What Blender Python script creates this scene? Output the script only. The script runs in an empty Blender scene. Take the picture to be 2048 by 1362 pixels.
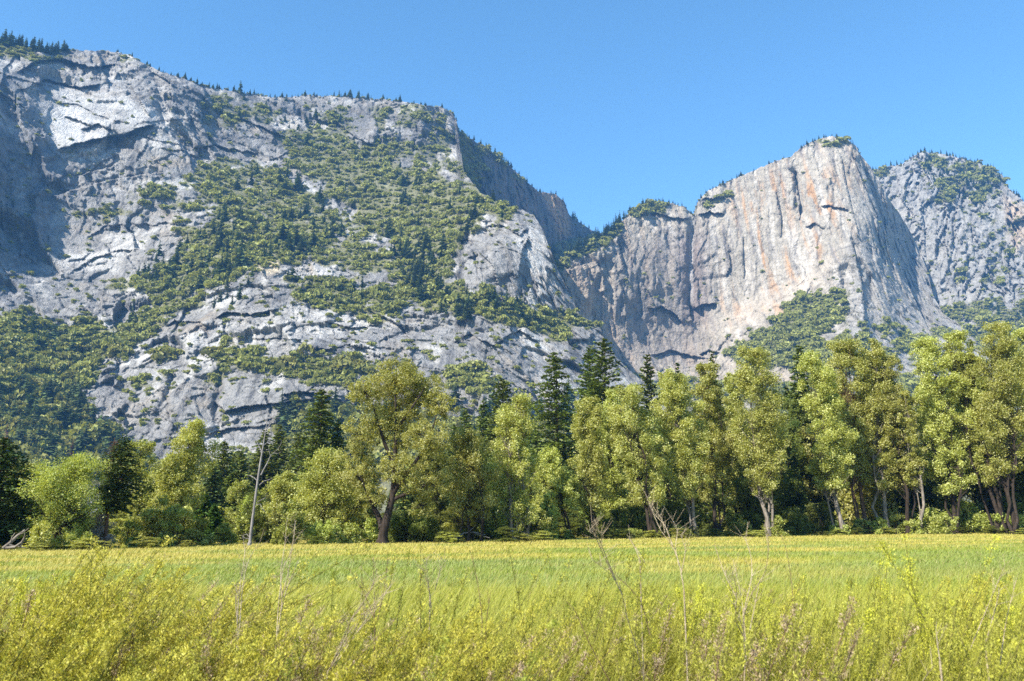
import bpy, math, random
import numpy as np
from mathutils import Vector

random.seed(11)
RS = np.random.RandomState(7)
scene = bpy.context.scene
COL = scene.collection

# ------------------------------------------------------------------ camera
W0, H0, FPX = 2048.0, 1362.0, 1700.0
HORIZON = 1050.0
PITCH = math.atan((HORIZON - H0 / 2) / FPX)
CP, SP = math.cos(PITCH), math.sin(PITCH)
CAMZ = 1.68
cam_d = bpy.data.cameras.new("camera")
cam_d.sensor_width = 36.0
cam_d.lens = FPX / W0 * 36.0
cam_d.clip_start = 0.05
cam_d.clip_end = 20000.0
cam_d.dof.use_dof = True
cam_d.dof.focus_distance = 70.0
cam_d.dof.aperture_fstop = 5.0
cam = bpy.data.objects.new("camera", cam_d)
COL.objects.link(cam)
cam.location = (0, 0, CAMZ)
cam.rotation_euler = (math.pi / 2 + PITCH, 0, 0)
scene.camera = cam


def ray(px, py):
    """direction of the line of sight that runs through a point of the photograph"""
    a = (np.asarray(px, float) - W0 / 2) / FPX
    b = (H0 / 2 - np.asarray(py, float)) / FPX
    return a, CP - b * SP, SP + b * CP


def at(px, py, Y):
    dx, dy, dz = ray(px, py)
    return dx / dy * Y, Y, CAMZ + dz / dy * Y


def top_z(py, Y):
    _, dy, dz = ray(0, py)
    return CAMZ + dz / dy * Y


def x_at(px, Y, py=1060):
    dx, dy, _ = ray(px, py)
    return float(dx / dy * Y)


def gz(x, y):
    """height of the valley floor: a faint cross fall and shallow swells"""
    x = np.asarray(x, float); y = np.asarray(y, float)
    t = np.clip(x / 60.0, -1, 1)
    return 0.35 * t + 0.06 * np.sin(x * 0.21 + 1.0) * np.sin(y * 0.17) - 0.0


# ------------------------------------------------------------------ light
SUN_AZ = math.radians(227.0)      # from behind the camera, to the left
SUN_EL = math.radians(41.0)
SDIR = Vector((math.sin(SUN_AZ) * math.cos(SUN_EL), math.cos(SUN_AZ) * math.cos(SUN_EL), math.sin(SUN_EL)))
sun_d = bpy.data.lights.new("sun", 'SUN')
sun_d.energy = 5.0
sun_d.angle = math.radians(0.5)
sun_d.color = (1.0, 0.955, 0.88)
sun = bpy.data.objects.new("sun", sun_d)
COL.objects.link(sun)
sun.rotation_euler = (-SDIR).to_track_quat('-Z', 'Y').to_euler()

world = bpy.data.worlds.new("World")
scene.world = world
world.use_nodes = True
wn = world.node_tree.nodes
wl = world.node_tree.links
for n in list(wn):
    wn.remove(n)
sky = wn.new('ShaderNodeTexSky')
sky.sky_type = 'NISHITA'
sky.sun_disc = False
sky.sun_elevation = SUN_EL
sky.sun_rotation = SUN_AZ
sky.altitude = 1200
sky.air_density = 1.0
sky.dust_density = 0.15
sky.ozone_density = 2.6
bg = wn.new('ShaderNodeBackground')
bg.inputs['Strength'].default_value = 0.118
wo = wn.new('ShaderNodeOutputWorld')
hsv = wn.new('ShaderNodeHueSaturation')      # the deep, slightly greenish blue of dry mountain air
hsv.inputs['Hue'].default_value = 0.49
hsv.inputs['Saturation'].default_value = 1.15
wl.new(sky.outputs[0], hsv.inputs['Color'])
wl.new(hsv.outputs[0], bg.inputs[0])
wl.new(bg.outputs[0], wo.inputs[0])
vs = scene.view_settings
scene.display_settings.display_device = 'sRGB'
vs.view_transform = 'Standard'
vs.look = 'None'
vs.exposure = 1.24
vs.gamma = 1.0
try:
    vs.use_curve_mapping = False
except Exception:
    pass
cy = scene.cycles
cy.max_bounces = 6
cy.diffuse_bounces = 3
cy.glossy_bounces = 2
cy.transmission_bounces = 3
cy.volume_bounces = 1
cy.transparent_max_bounces = 8
cy.use_denoising = False
try:
    cy.denoiser = 'OPENIMAGEDENOISE'
    cy.denoising_input_passes = 'RGB_ALBEDO_NORMAL'
except Exception:
    pass


# ------------------------------------------------------------------ tagging
def tag(o, label=None, cat=None, group=None, kind=None):
    if label: o['label'] = label
    if cat: o['category'] = cat
    if group: o['group'] = group
    if kind: o['kind'] = kind
    return o


def empty(name, loc=(0, 0, 0), rz=0.0):
    o = bpy.data.objects.new(name, None)
    o.empty_display_size = 0.3
    COL.objects.link(o)
    o.location = loc
    o.rotation_euler = (0, 0, rz)
    return o


def link(name, me, parent=None):
    o = bpy.data.objects.new(name, me)
    COL.objects.link(o)
    if parent is not None:
        o.parent = parent
    return o


def mesh(name, V, F, mat=None, smooth=False, attrs=None):
    """V (n,3) array; F list of (m,k) index arrays; attrs {name: (n,) or (n,3)} stored on the points"""
    V = np.ascontiguousarray(V, dtype=np.float32)
    if not isinstance(F, (list, tuple)):
        F = [F]
    F = [np.asarray(f, dtype=np.int32) for f in F if len(f)]
    me = bpy.data.meshes.new(name)
    nl = sum(f.size for f in F)
    nf = sum(len(f) for f in F)
    me.vertices.add(len(V)); me.loops.add(nl); me.polygons.add(nf)
    me.vertices.foreach_set('co', V.ravel())
    me.loops.foreach_set('vertex_index', np.concatenate([f.ravel() for f in F]))
    tot = np.concatenate([np.full(len(f), f.shape[1], np.int32) for f in F])
    st = np.zeros(nf, np.int32); st[1:] = np.cumsum(tot)[:-1]
    me.polygons.foreach_set('loop_start', st)
    me.polygons.foreach_set('loop_total', tot)
    if smooth:
        me.polygons.foreach_set('use_smooth', np.ones(nf, bool))
    for k, a in (attrs or {}).items():
        a = np.asarray(a, np.float32)
        if a.ndim == 1:
            at_ = me.attributes.new(k, 'FLOAT', 'POINT')
            at_.data.foreach_set('value', a)
        else:
            at_ = me.attributes.new(k, 'FLOAT_COLOR', 'POINT')
            c = np.ones((len(a), 4), np.float32); c[:, :3] = a[:, :3]
            at_.data.foreach_set('color', c.ravel())
    me.update(calc_edges=True)
    if mat is not None:
        me.materials.append(mat)
    return me


# ------------------------------------------------------------------ noise (numpy)
_pr = np.random.RandomState(3)
PERM = np.concatenate([_pr.permutation(256)] * 3).astype(np.int32)
GRAD = _pr.normal(size=(256, 3)).astype(np.float32)
GRAD /= np.linalg.norm(GRAD, axis=1)[:, None]
RND = _pr.rand(256, 8).astype(np.float32)


def _hash(x, y, z):
    return PERM[PERM[PERM[x & 255] + (y & 255)] + (z & 255)]


def perlin(P, seed=0):
    P = np.asarray(P, np.float32) + np.float32(seed * 17.37)
    I = np.floor(P).astype(np.int32)
    f = P - I
    u = f * f * f * (f * (f * 6 - 15) + 10)
    r = 0
    for dx in (0, 1):
        wx = u[:, 0] if dx else 1 - u[:, 0]
        for dy in (0, 1):
            wy = u[:, 1] if dy else 1 - u[:, 1]
            for dz in (0, 1):
                wz = u[:, 2] if dz else 1 - u[:, 2]
                g = GRAD[_hash(I[:, 0] + dx, I[:, 1] + dy, I[:, 2] + dz)]
                d = g[:, 0] * (f[:, 0] - dx) + g[:, 1] * (f[:, 1] - dy) + g[:, 2] * (f[:, 2] - dz)
                r = r + wx * wy * wz * d
    return r * 1.6


def fbm(P, octaves=5, seed=0, gain=0.5, ridged=False):
    P = np.asarray(P, np.float32)
    a, s, r, n = 1.0, 1.0, 0, 0
    for i in range(octaves):
        v = perlin(P * s, seed + i * 3)
        if ridged:
            v = 1 - 2 * np.abs(v)
        r = r + a * v
        n += a
        a *= gain
        s *= 2.03
    return r / n


def cells(P, seed=0):
    """jittered cells: nearest distance, second distance, cell hash, offset from the cell centre"""
    P = np.asarray(P, np.float32) + np.float32(seed * 9.71)
    I = np.floor(P).astype(np.int32)
    n = len(P)
    f1 = np.full(n, 9.0, np.float32); f2 = np.full(n, 9.0, np.float32)
    hid = np.zeros(n, np.int32); off = np.zeros((n, 3), np.float32)
    for dx in (-1, 0, 1):
        for dy in (-1, 0, 1):
            for dz in (-1, 0, 1):
                J = I + np.array([dx, dy, dz], np.int32)
                h = _hash(J[:, 0], J[:, 1], J[:, 2])
                C = J + 0.1 + 0.8 * RND[h, :3]
                D = P - C
                d = np.sqrt((D * D).sum(1))
                nearer = d < f1
                f2 = np.where(nearer, f1, np.minimum(f2, d))
                f1 = np.where(nearer, d, f1)
                hid = np.where(nearer, h, hid)
                off[nearer] = D[nearer]
    return f1, f2, hid, off


def facets(P, seed=0, tilt=1.0, step=0.6):
    """broken-rock relief: every joint block has its own offset and its own tilted face"""
    f1, f2, h, off = cells(P, seed)
    g = RND[h, 3:6] * 2 - 1
    return step * (RND[h, 6] * 2 - 1) + tilt * (g * off).sum(1), f2 - f1


def sstep(a, b, x):
    t = np.clip((x - a) / (b - a), 0, 1)
    return t * t * (3 - 2 * t)


# ------------------------------------------------------------------ plane geometry of the design sketch
def inside(poly, X, Y):
    r = np.zeros(X.shape, bool)
    n = len(poly)
    for i in range(n):
        x1, y1 = poly[i]; x2, y2 = poly[(i + 1) % n]
        if y1 == y2:
            continue
        c = ((y1 > Y) != (y2 > Y)) & (X < (x2 - x1) * (Y - y1) / (y2 - y1) + x1)
        r ^= c
    return r


def pdist(poly, X, Y, closed=False):
    """distance to a polyline, signed side (+1 = below/right hand side), distance along it (0..1)"""
    best = np.full(X.shape, 1e9); side = np.zeros(X.shape); along = np.zeros(X.shape)
    pts = list(poly) + ([poly[0]] if closed else [])
    L = [math.hypot(pts[i + 1][0] - pts[i][0], pts[i + 1][1] - pts[i][1]) for i in range(len(pts) - 1)]
    tot = sum(L); acc = 0
    for i in range(len(pts) - 1):
        x1, y1 = pts[i]; x2, y2 = pts[i + 1]
        dx, dy = x2 - x1, y2 - y1
        t = np.clip(((X - x1) * dx + (Y - y1) * dy) / (L[i] ** 2 + 1e-9), 0, 1)
        ex, ey = X - (x1 + t * dx), Y - (y1 + t * dy)
        d = np.hypot(ex, ey)
        m = d < best
        best = np.where(m, d, best)
        side = np.where(m, np.sign(dx * ey - dy * ex), side)
        along = np.where(m, (acc + t * L[i]) / tot, along)
        acc += L[i]
    return best, side, along


def soft_poly(poly, X, Y, soft):
    d, _, _ = pdist(poly, X, Y, True)
    s = np.where(inside(poly, X, Y), d, -d)
    return sstep(-soft, soft, s)


def tps(pts):
    """thin-plate surface through (x, y, value) points"""
    A = np.array(pts, float)
    xy = A[:, :2] / 300.0
    n = len(A)
    d2 = ((xy[:, None] - xy[None]) ** 2).sum(2)
    K = 0.5 * d2 * np.log(d2 + 1e-12) + np.eye(n) * 0.01
    Pm = np.c_[np.ones(n), xy]
    M = np.zeros((n + 3, n + 3))
    M[:n, :n] = K; M[:n, n:] = Pm; M[n:, :n] = Pm.T
    w = np.linalg.solve(M, np.r_[A[:, 2], 0, 0, 0])

    def f(X, Y):
        out = np.zeros(X.shape)
        x = X / 300.0; y = Y / 300.0
        for i in range(n):
            r2 = (x - xy[i, 0]) ** 2 + (y - xy[i, 1]) ** 2
            out += w[i] * 0.5 * r2 * np.log(r2 + 1e-12)
        return out + w[n] + w[n + 1] * x + w[n + 2] * y
    return f


# ------------------------------------------------------------------ materials
def nodes(name):
    m = bpy.data.materials.new(name)
    m.use_nodes = True
    nt = m.node_tree
    for n in list(nt.nodes):
        nt.nodes.remove(n)
    out = nt.nodes.new('ShaderNodeOutputMaterial')
    return m, nt, out


def N(nt, t, **kw):
    n = nt.nodes.new(t)
    for k, v in kw.items():
        if k in n.inputs:
            n.inputs[k].default_value = v
        else:
            setattr(n, k, v)
    return n


def mixc(nt, a, b, fac, mode='MIX'):
    n = nt.nodes.new('ShaderNodeMix')
    n.data_type = 'RGBA'
    n.blend_type = mode
    for sock, v in ((n.inputs[0], fac), (n.inputs[6], a), (n.inputs[7], b)):
        if hasattr(v, 'is_linked') or hasattr(v, 'links'):
            nt.links.new(v, sock)
        elif isinstance(v, (int, float)):
            sock.default_value = v
        else:
            sock.default_value = (v[0], v[1], v[2], 1)
    return n.outputs[2]


def ramp(nt, src, stops):
    r = nt.nodes.new('ShaderNodeValToRGB')
    e = r.color_ramp.elements
    while len(e) < len(stops):
        e.new(0.5)
    for i, (p, c) in enumerate(stops):
        e[i].position = p
        e[i].color = (c[0], c[1], c[2], 1) if not isinstance(c, (int, float)) else (c, c, c, 1)
    nt.links.new(src, r.inputs[0])
    return r.outputs[0]


def mat_rock():
    m, nt, out = nodes("granite")
    L = nt.links
    tc = N(nt, 'ShaderNodeTexCoord')
    at_ = N(nt, 'ShaderNodeAttribute', attribute_name='tint')
    n1 = N(nt, 'ShaderNodeTexNoise', Scale=0.09, Detail=9.0, Roughness=0.68)
    L.new(tc.outputs['Object'], n1.inputs['Vector'])
    v = ramp(nt, n1.outputs['Fac'], [(0.30, 0.42), (0.45, 0.86), (0.60, 1.08), (0.76, 1.35)])
    c = mixc(nt, at_.outputs['Color'], v, 1.0, 'MULTIPLY')
    b1 = N(nt, 'ShaderNodeTexNoise', Scale=0.16, Detail=9.0, Roughness=0.7)
    L.new(tc.outputs['Object'], b1.inputs['Vector'])
    mp = N(nt, 'ShaderNodeMapping')
    mp.inputs['Scale'].default_value = (1, 1, 0.3)
    mp.inputs['Rotation'].default_value = (0, 0.35, 0)
    L.new(tc.outputs['Object'], mp.inputs[0])
    b2 = N(nt, 'ShaderNodeTexVoronoi', Scale=0.14)
    b2.feature = 'DISTANCE_TO_EDGE'
    L.new(mp.outputs[0], b2.inputs['Vector'])
    ck = ramp(nt, b2.outputs['Distance'], [(0.0, 0.0), (0.09, 1.0)])
    hgt = N(nt, 'ShaderNodeMath', operation='MULTIPLY_ADD')
    L.new(ck, hgt.inputs[0])
    hgt.inputs[1].default_value = 0.16
    L.new(b1.outputs['Fac'], hgt.inputs[2])
    bump = N(nt, 'ShaderNodeBump', Strength=1.0, Distance=5.5)
    L.new(hgt.outputs[0], bump.inputs['Height'])
    p = N(nt, 'ShaderNodeBsdfPrincipled', Roughness=0.9)
    p.inputs['Specular IOR Level'].default_value = 0.15
    L.new(c, p.inputs['Base Color'])
    L.new(bump.outputs[0], p.inputs['Normal'])
    L.new(p.outputs[0], out.inputs[0])
    return m


def mat_leaf(name, col, var=0.35, trans=0.3, pale=None, gloss=0.25):
    """foliage: colour differs from leaf to leaf (attribute 'tint' 0..1) and a little from plant to plant"""
    m, nt, out = nodes(name)
    L = nt.links
    at_ = N(nt, 'ShaderNodeAttribute', attribute_name='tint')
    oi = N(nt, 'ShaderNodeObjectInfo')
    c0 = [max(0, x * (1 - var)) for x in col]
    c1 = [x * (1 + var) for x in col]
    if pale is not None:
        c = ramp(nt, at_.outputs['Fac'], [(0.0, c0), (0.62, c1), (0.78, pale), (1.0, pale)])
    else:
        c = ramp(nt, at_.outputs['Fac'], [(0.0, c0), (1.0, c1)])
    hs = N(nt, 'ShaderNodeHueSaturation')
    mr = N(nt, 'ShaderNodeMapRange')
    mr.inputs[3].default_value = 0.493; mr.inputs[4].default_value = 0.515
    L.new(oi.outputs['Random'], mr.inputs[0])
    L.new(mr.outputs[0], hs.inputs['Hue'])
    mv = N(nt, 'ShaderNodeMapRange')
    mv.inputs[3].default_value = 0.82; mv.inputs[4].default_value = 1.15
    L.new(oi.outputs['Random'], mv.inputs[0])
    L.new(mv.outputs[0], hs.inputs['Value'])
    L.new(c, hs.inputs['Color'])
    d = N(nt, 'ShaderNodeBsdfPrincipled', Roughness=0.55)
    d.inputs['Specular IOR Level'].default_value = gloss
    L.new(hs.outputs[0], d.inputs['Base Color'])
    t = N(nt, 'ShaderNodeBsdfTranslucent')
    tcol = mixc(nt, hs.outputs[0], (1.35, 1.25, 0.45), 1.0, 'MULTIPLY')
    L.new(tcol, t.inputs[0])
    mx = N(nt, 'ShaderNodeMixShader')
    mx.inputs[0].default_value = trans
    L.new(d.outputs[0], mx.inputs[1]); L.new(t.outputs[0], mx.inputs[2])
    L.new(mx.outputs[0], out.inputs[0])
    return m


def mat_bark(name, a, b, scale=6.0):
    m, nt, out = nodes(name)
    L = nt.links
    tc = N(nt, 'ShaderNodeTexCoord')
    mp = N(nt, 'ShaderNodeMapping')
    mp.inputs['Scale'].default_value = (1, 1, 0.25)
    L.new(tc.outputs['Object'], mp.inputs[0])
    n = N(nt, 'ShaderNodeTexNoise', Scale=scale, Detail=6.0, Roughness=0.7)
    L.new(mp.outputs[0], n.inputs['Vector'])
    c = ramp(nt, n.outputs['Fac'], [(0.35, a), (0.65, b)])
    bump = N(nt, 'ShaderNodeBump', Strength=0.8, Distance=0.08)
    L.new(n.outputs['Fac'], bump.inputs['Height'])
    p = N(nt, 'ShaderNodeBsdfPrincipled', Roughness=0.9)
    p.inputs['Specular IOR Level'].default_value = 0.1
    L.new(c, p.inputs['Base Color'])
    L.new(bump.outputs[0], p.inputs['Normal'])
    L.new(p.outputs[0], out.inputs[0])
    return m


M = {}
M['rock'] = mat_rock()
M['brush'] = mat_leaf("brush_leaves", (0.245, 0.238, 0.06), 0.34, 0.28)
M['far_needles'] = mat_leaf("far_needles", (0.085, 0.115, 0.036), 0.45, 0.14)
# ------------------------------------------------------------------ the mountains
class Sheet:
    """A mountain: its ridge line and slopes are given a true distance from the viewpoint, then broken into rock relief."""

    def __init__(self, name, xs, sky, depth, ybot, rows, crag=2.0, back=(6, 20, 50, 120, 250, 400), seed=0, yfine=930.0):
        self.name = name
        xs = np.asarray(xs, float)
        sx, sy = np.array(sky, float).T
        top = np.interp(xs, sx, sy)
        q = np.c_[xs * 0.05, xs * 0 + seed, xs * 0]
        j = fbm(q, 4, seed + 40, 0.6) * crag * 1.6
        q2 = np.c_[xs * 0.16, xs * 0 + seed, xs * 0]
        j += (perlin(np.floor(q2 * 1.0) + 0.5, seed + 9)) * crag
        top = top - j
        nb = max(6, int(rows * 0.1))
        nm = rows - nb
        YY = np.zeros((rows, len(xs)))
        for k in range(nm):
            t = k / (nm - 1)
            YY[nb + k] = np.maximum(yfine, top + 4) * (1 - t) + top * t
        for k in range(nb):
            t = k / nb
            YY[k] = ybot * (1 - t) + np.maximum(yfine, top + 4) * t
        XX = np.repeat(xs[None], rows, 0)
        self.xs, self.top, self.XX, self.YY = xs, top, XX, YY
        self.D = depth(XX, YY)
        self.rows, self.back = rows, back

    def world(self):
        dx, dy, dz = ray(self.XX, self.YY)
        return np.stack([dx / dy * self.D, self.D, CAMZ + dz / dy * self.D], 2)

    def P(self):
        return self.world().reshape(-1, 3)

    def push(self, d):
        """move the rock towards the valley by d metres"""
        self.D = self.D - d.reshape(self.D.shape)

    def ease(self, lim):
        """weathering: keep the undersides of blocks from overhanging more than lim metres a row"""
        for k in range(1, self.rows):
            self.D[k] = np.maximum(self.D[k], self.D[k - 1] - lim)

    def step(self, poly, A, wu, wd, deep=0.5, taper=0.12):
        """a ledge or roof drawn from left to right: what is above it stands out, what is below it falls back"""
        x0 = min(p[0] for p in poly) - 3 * max(wu, wd); x1 = max(p[0] for p in poly) + 3 * max(wu, wd)
        c = np.where((self.xs > x0) & (self.xs < x1))[0]
        if not len(c):
            return
        s = slice(c[0], c[-1] + 1)
        X, Y = self.XX[:, s], self.YY[:, s]
        wob = fbm(np.c_[X.ravel() * 0.06, Y.ravel() * 0.06, Y.ravel() * 0], 3, 77, 0.6).reshape(X.shape) * 5
        d, side, al = pdist(poly, X, Y + wob)
        tp = sstep(0, taper, al) * sstep(0, taper, 1 - al)
        up = A * np.exp(-d / wu)
        dn = -A * deep * np.exp(-d / wd)
        self.D[:, s] -= np.where(side < 0, up, dn) * tp

    def groove(self, poly, A, w, taper=0.15):
        X, Y = self.XX, self.YY
        wob = fbm(np.c_[X.ravel() * 0.05, Y.ravel() * 0.05, Y.ravel() * 0], 3, 78, 0.6).reshape(X.shape) * 4
        d, side, al = pdist(poly, X + wob, Y)
        tp = sstep(0, taper, al) * sstep(0, taper, 1 - al)
        self.D += A * np.exp(-(d / w) ** 2) * tp

    def build(self, tint):
        V = self.world()
        R, C = self.D.shape
        last = V[-1]
        rows = [V]
        for k, b in enumerate(self.back):
            nb = last.copy()
            s_ = 1 + b / nb[:, 1]          # the top runs back as a plateau just under the skyline
            nb[:, 0] *= s_
            nb[:, 2] = CAMZ + (nb[:, 2] - CAMZ) * s_ - 0.05 * b
            nb[:, 1] += b
            rows.append(nb[None])
        A = np.concatenate(rows, 0)
        T = np.concatenate([tint.reshape(R, C, 3)] + [tint.reshape(R, C, 3)[-1:]] * len(self.back), 0)
        R2 = A.shape[0]
        idx = np.arange(R2 * C).reshape(R2, C)
        q = np.stack([idx[:-1, :-1], idx[:-1, 1:], idx[1:, 1:], idx[1:, :-1]], 2).reshape(-1, 4)
        me = mesh(self.name, A.reshape(-1, 3), q, M['rock'], True, {'tint': T.reshape(-1, 3)})
        o = link(self.name, me)
        self.V = V
        return o

    def spot(self, px, py):
        """the built surface point that lies at a given place of the sketch"""
        c = int(np.clip(np.searchsorted(self.xs, px), 0, len(self.xs) - 1))
        col = self.YY[:, c]
        r = int(np.argmin(np.abs(col - py)))
        return self.V[r, c]


def blend(base, col, m):
    return base * (1 - m[..., None]) + np.asarray(col) * m[..., None]


GREY = np.array([0.285, 0.270, 0.250])


def rock_relief(S, jn, big=14.0, mid=6.0, small=2.2, fine=1.2, stretch=2.2, seed=0, slant=0.0, w=None):
    P = S.P()
    Q = P.copy()
    Q[:, 0] += slant * Q[:, 2]
    Q[:, 2] /= stretch
    wv = np.stack([fbm(P / 60.0, 3, seed + 1), fbm(P / 60.0, 3, seed + 2), fbm(P / 60.0, 3, seed + 3)], 1) * 16
    w = 1.0 if w is None else w.ravel()
    f0, e0 = facets((Q + wv) / 85.0, seed + 5, 1.0, 0.35)
    f1, e1 = facets((Q + wv) / 32.0, seed + 6, 1.0, 0.35)
    f2, e2 = facets((Q + wv * 0.6) / 12.0, seed + 7, 1.0, 0.4)
    r = fbm(P / 15.0, 5, seed + 8, 0.62) + 0.6 * fbm(Q / 7.0, 3, seed + 18, 0.6, True)
    S.push(w * (big * f0 + mid * f1 + small * f2 + fine * r))
    return e0, e1, e2


# ---- the near mountain on the left
sky1 = [(-520, 20), (-300, 50), (-100, 70), (0, 88), (50, 97), (100, 108), (150, 100), (215, 101), (255, 109), (300, 132), (320, 142),
        (370, 157), (400, 171), (450, 179), (500, 189), (550, 194), (580, 194), (610, 190), (700, 194), (780, 200), (830, 207),
        (880, 214), (905, 226), (912, 240), (917, 266), (921, 300), (928, 345), (960, 384), (1000, 405), (1040, 420), (1068, 430),
        (1085, 457), (1105, 512), (1130, 570), (1160, 630), (1200, 655), (1214, 690), (1235, 716), (1260, 742), (1290, 765), (1330, 810), (1360, 880), (1420, 960), (1480, 1040), (1500, 1052)]
d1 = []
for x, col in {
    -520: [(1045, 560), (900, 660), (760, 750), (650, 830), (500, 920), (300, 980), (100, 1060), (0, 1090)],
    -160: [(1045, 590), (900, 680), (760, 770), (650, 850), (500, 960), (300, 1030), (140, 1090), (60, 1120)],
    20: [(1045, 600), (900, 690), (760, 790), (650, 870), (500, 990), (300, 1070), (140, 1130), (95, 1180)],
    125: [(1045, 600), (900, 715), (760, 830), (650, 915), (520, 1040), (380, 1100), (200, 1170), (110, 1235)],
    300: [(1045, 600), (900, 740), (760, 815), (650, 920), (500, 1050), (350, 1130), (200, 1200), (135, 1275)],
    500: [(1045, 600), (900, 740), (760, 800), (640, 880), (560, 940), (450, 1080), (330, 1250), (250, 1320), (192, 1380)],
    700: [(1045, 600), (900, 720), (760, 790), (650, 880), (550, 990), (450, 1140), (300, 1340), (250, 1390), (197, 1440)],
    850: [(1045, 600), (900, 720), (760, 800), (650, 890), (560, 985), (500, 1050), (400, 1200), (340, 1310), (280, 1360), (212, 1420)],
    1000: [(1045, 600), (900, 730), (760, 810), (650, 905), (580, 950), (470, 1005), (430, 1080), (410, 1130)],
    1065: [(1045, 610), (900, 750), (760, 850), (660, 945), (560, 990), (470, 1050), (432, 1110)],
    1150: [(1045, 620), (900, 770), (760, 890), (690, 950), (640, 1020)],
    1300: [(1045, 640), (900, 820), (780, 990)],
    1500: [(1052, 680), (960, 850)],
}.items():
    d1 += [(x, y, v) for y, v in col]
f1 = tps(d1)
xs1 = np.r_[np.arange(-520, -8, 8), np.arange(-8, 1502, 2)]
S1 = Sheet("hills", xs1, sky1, f1, 1056, 520, crag=2.2, seed=1)
X1, Y1 = S1.XX, S1.YY
nz1 = fbm(np.c_[X1.ravel() / 46, Y1.ravel() / 34, X1.ravel() * 0], 5, 21, 0.6).reshape(X1.shape)

VEG1 = [
    (0.95, 22, [(560, 268), (650, 258), (720, 285), (800, 310), (850, 332), (920, 375), (1045, 418), (990, 440), (930, 470), (890, 512), (830, 500), (770, 480), (730, 450), (690, 400), (640, 370), (590, 330)]),
    (0.72, 30, [(400, 320), (480, 325), (560, 330), (640, 380), (700, 430), (760, 480), (800, 510), (780, 560), (700, 540), (640, 520), (560, 530), (480, 560), (400, 590), (330, 610), (240, 570), (320, 530), (380, 480), (420, 420), (380, 370)]),
    (0.9, 26, [(-520, 620), (0, 632), (60, 645), (150, 640), (260, 640), (350, 600), (400, 600), (330, 660), (260, 700), (200, 745), (165, 790), (195, 850), (235, 890), (300, 925), (300, 960), (-520, 1050)]),
    (0.66, 26, [(560, 545), (660, 560), (760, 570), (800, 600), (830, 640), (760, 640), (700, 620), (640, 620), (590, 590)]),
    (0.95, 14, [(820, 585), (900, 572), (980, 588), (1060, 612), (1130, 622), (1207, 652), (1150, 662), (1080, 672), (1000, 642), (930, 632), (850, 628)]),
    (0.85, 14, [(540, 720), (640, 712), (740, 735), (700, 772), (600, 762), (545, 745)]),
    (0.85, 16, [(885, 735), (960, 738), (1010, 770), (980, 795), (900, 778)]),
    (0.8, 10, [(-520, 40), (0, 84), (60, 100), (135, 108), (100, 122), (0, 118), (-520, 110)]),
    (0.6, 12, [(835, 212), (905, 228), (925, 340), (880, 330), (850, 260)]),
    (0.46, 24, [(390, 175), (560, 202), (780, 205), (900, 220), (920, 300), (860, 330), (760, 300), (640, 262), (540, 260), (480, 290), (400, 260)]),
    (0.45, 20, [(260, 372), (330, 360), (420, 400), (380, 440), (250, 422)]),
    (0.6, 16, [(430, 700), (520, 690), (560, 732), (510, 742), (430, 730)]),
    (0.95, 16, [(785, 490), (900, 515), (880, 560), (880, 600), (800, 592), (780, 540)]),
    (0.5, 14, [(120, 430), (200, 415), (330, 420), (320, 440), (200, 440)]),
    (0.5, 20, [(250, 770), (330, 690), (360, 700), (300, 790), (270, 800)]),
    (0.55, 16, [(380, 780), (430, 700), (460, 720), (420, 800)]),
    (0.5, 14, [(210, 100), (300, 130), (330, 150), (250, 128)]),
    (0.6, 14, [(760, 340), (860, 270), (905, 290), (880, 320), (900, 350), (860, 330)]),
    (0.85, 20, [(600, 800), (700, 830), (1340, 860), (1340, 1050), (300, 1050), (320, 930), (520, 920)]),
]


def veg_mask(defs, X, Y, nz):
    v = np.zeros(X.shape)
    z = X.ravel() * 0
    X = X + (fbm(np.c_[X.ravel() / 60, Y.ravel() / 60, z + 1], 4, 91, 0.6) * 46).reshape(X.shape)
    Y = Y + (fbm(np.c_[X.ravel() / 60, Y.ravel() / 60, z + 7], 4, 92, 0.6) * 34).reshape(X.shape)
    for d, soft, poly in defs:
        v = np.maximum(v, d * soft_poly(poly, X, Y, soft))
    return v


def veg_patch(v, nz):
    return sstep(0.36, 0.60, v * 1.12 + nz * 1.25 * np.where(v > .03, 1, 0.2))


veg1 = veg_mask(VEG1, X1, Y1, nz1)
vg1 = veg_patch(veg1, nz1)
slab = np.maximum.reduce([
    soft_poly([(50, 180), (100, 160), (230, 165), (300, 215), (345, 262), (250, 270), (115, 302), (70, 240)], X1, Y1, 22),
    soft_poly([(95, 400), (250, 380), (330, 400), (380, 440), (330, 540), (230, 590), (80, 600), (70, 540)], X1, Y1, 26) * 0.8,
    soft_poly([(430, 700), (470, 740), (640, 800), (640, 850), (520, 900), (300, 900), (220, 840), (300, 740)], X1, Y1, 26) * 0.7,
    soft_poly([(820, 560), (900, 530), (930, 590), (840, 590)], X1, Y1, 10) * 0.8,
    soft_poly([(950, 470), (1040, 480), (1060, 560), (1000, 600), (930, 570)], X1, Y1, 20) * 0.5,
    soft_poly([(400, 590), (470, 575), (540, 600), (510, 630), (420, 640)], X1, Y1, 14) * 0.8])
rough = sstep(-0.35, 0.4, fbm(np.c_[X1.ravel() / 120, Y1.ravel() / 80, X1.ravel() * 0 + 3], 4, 25, 0.55)).reshape(X1.shape)
rw = np.clip((0.28 + 0.8 * rough) * (1 - 0.55 * vg1) * (1 - 0.75 * slab), 0, 1.1)
# the corner at the far left: a side wall turned away from the afternoon sun
amp = np.interp(Y1, [110, 150, 200, 300, 380, 450, 520, 600, 650], [0, 25, 46, 74, 88, 64, 42, 12, 0])
S1.push(amp * np.clip((15 - X1) / 85.0, 0, 1))
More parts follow.
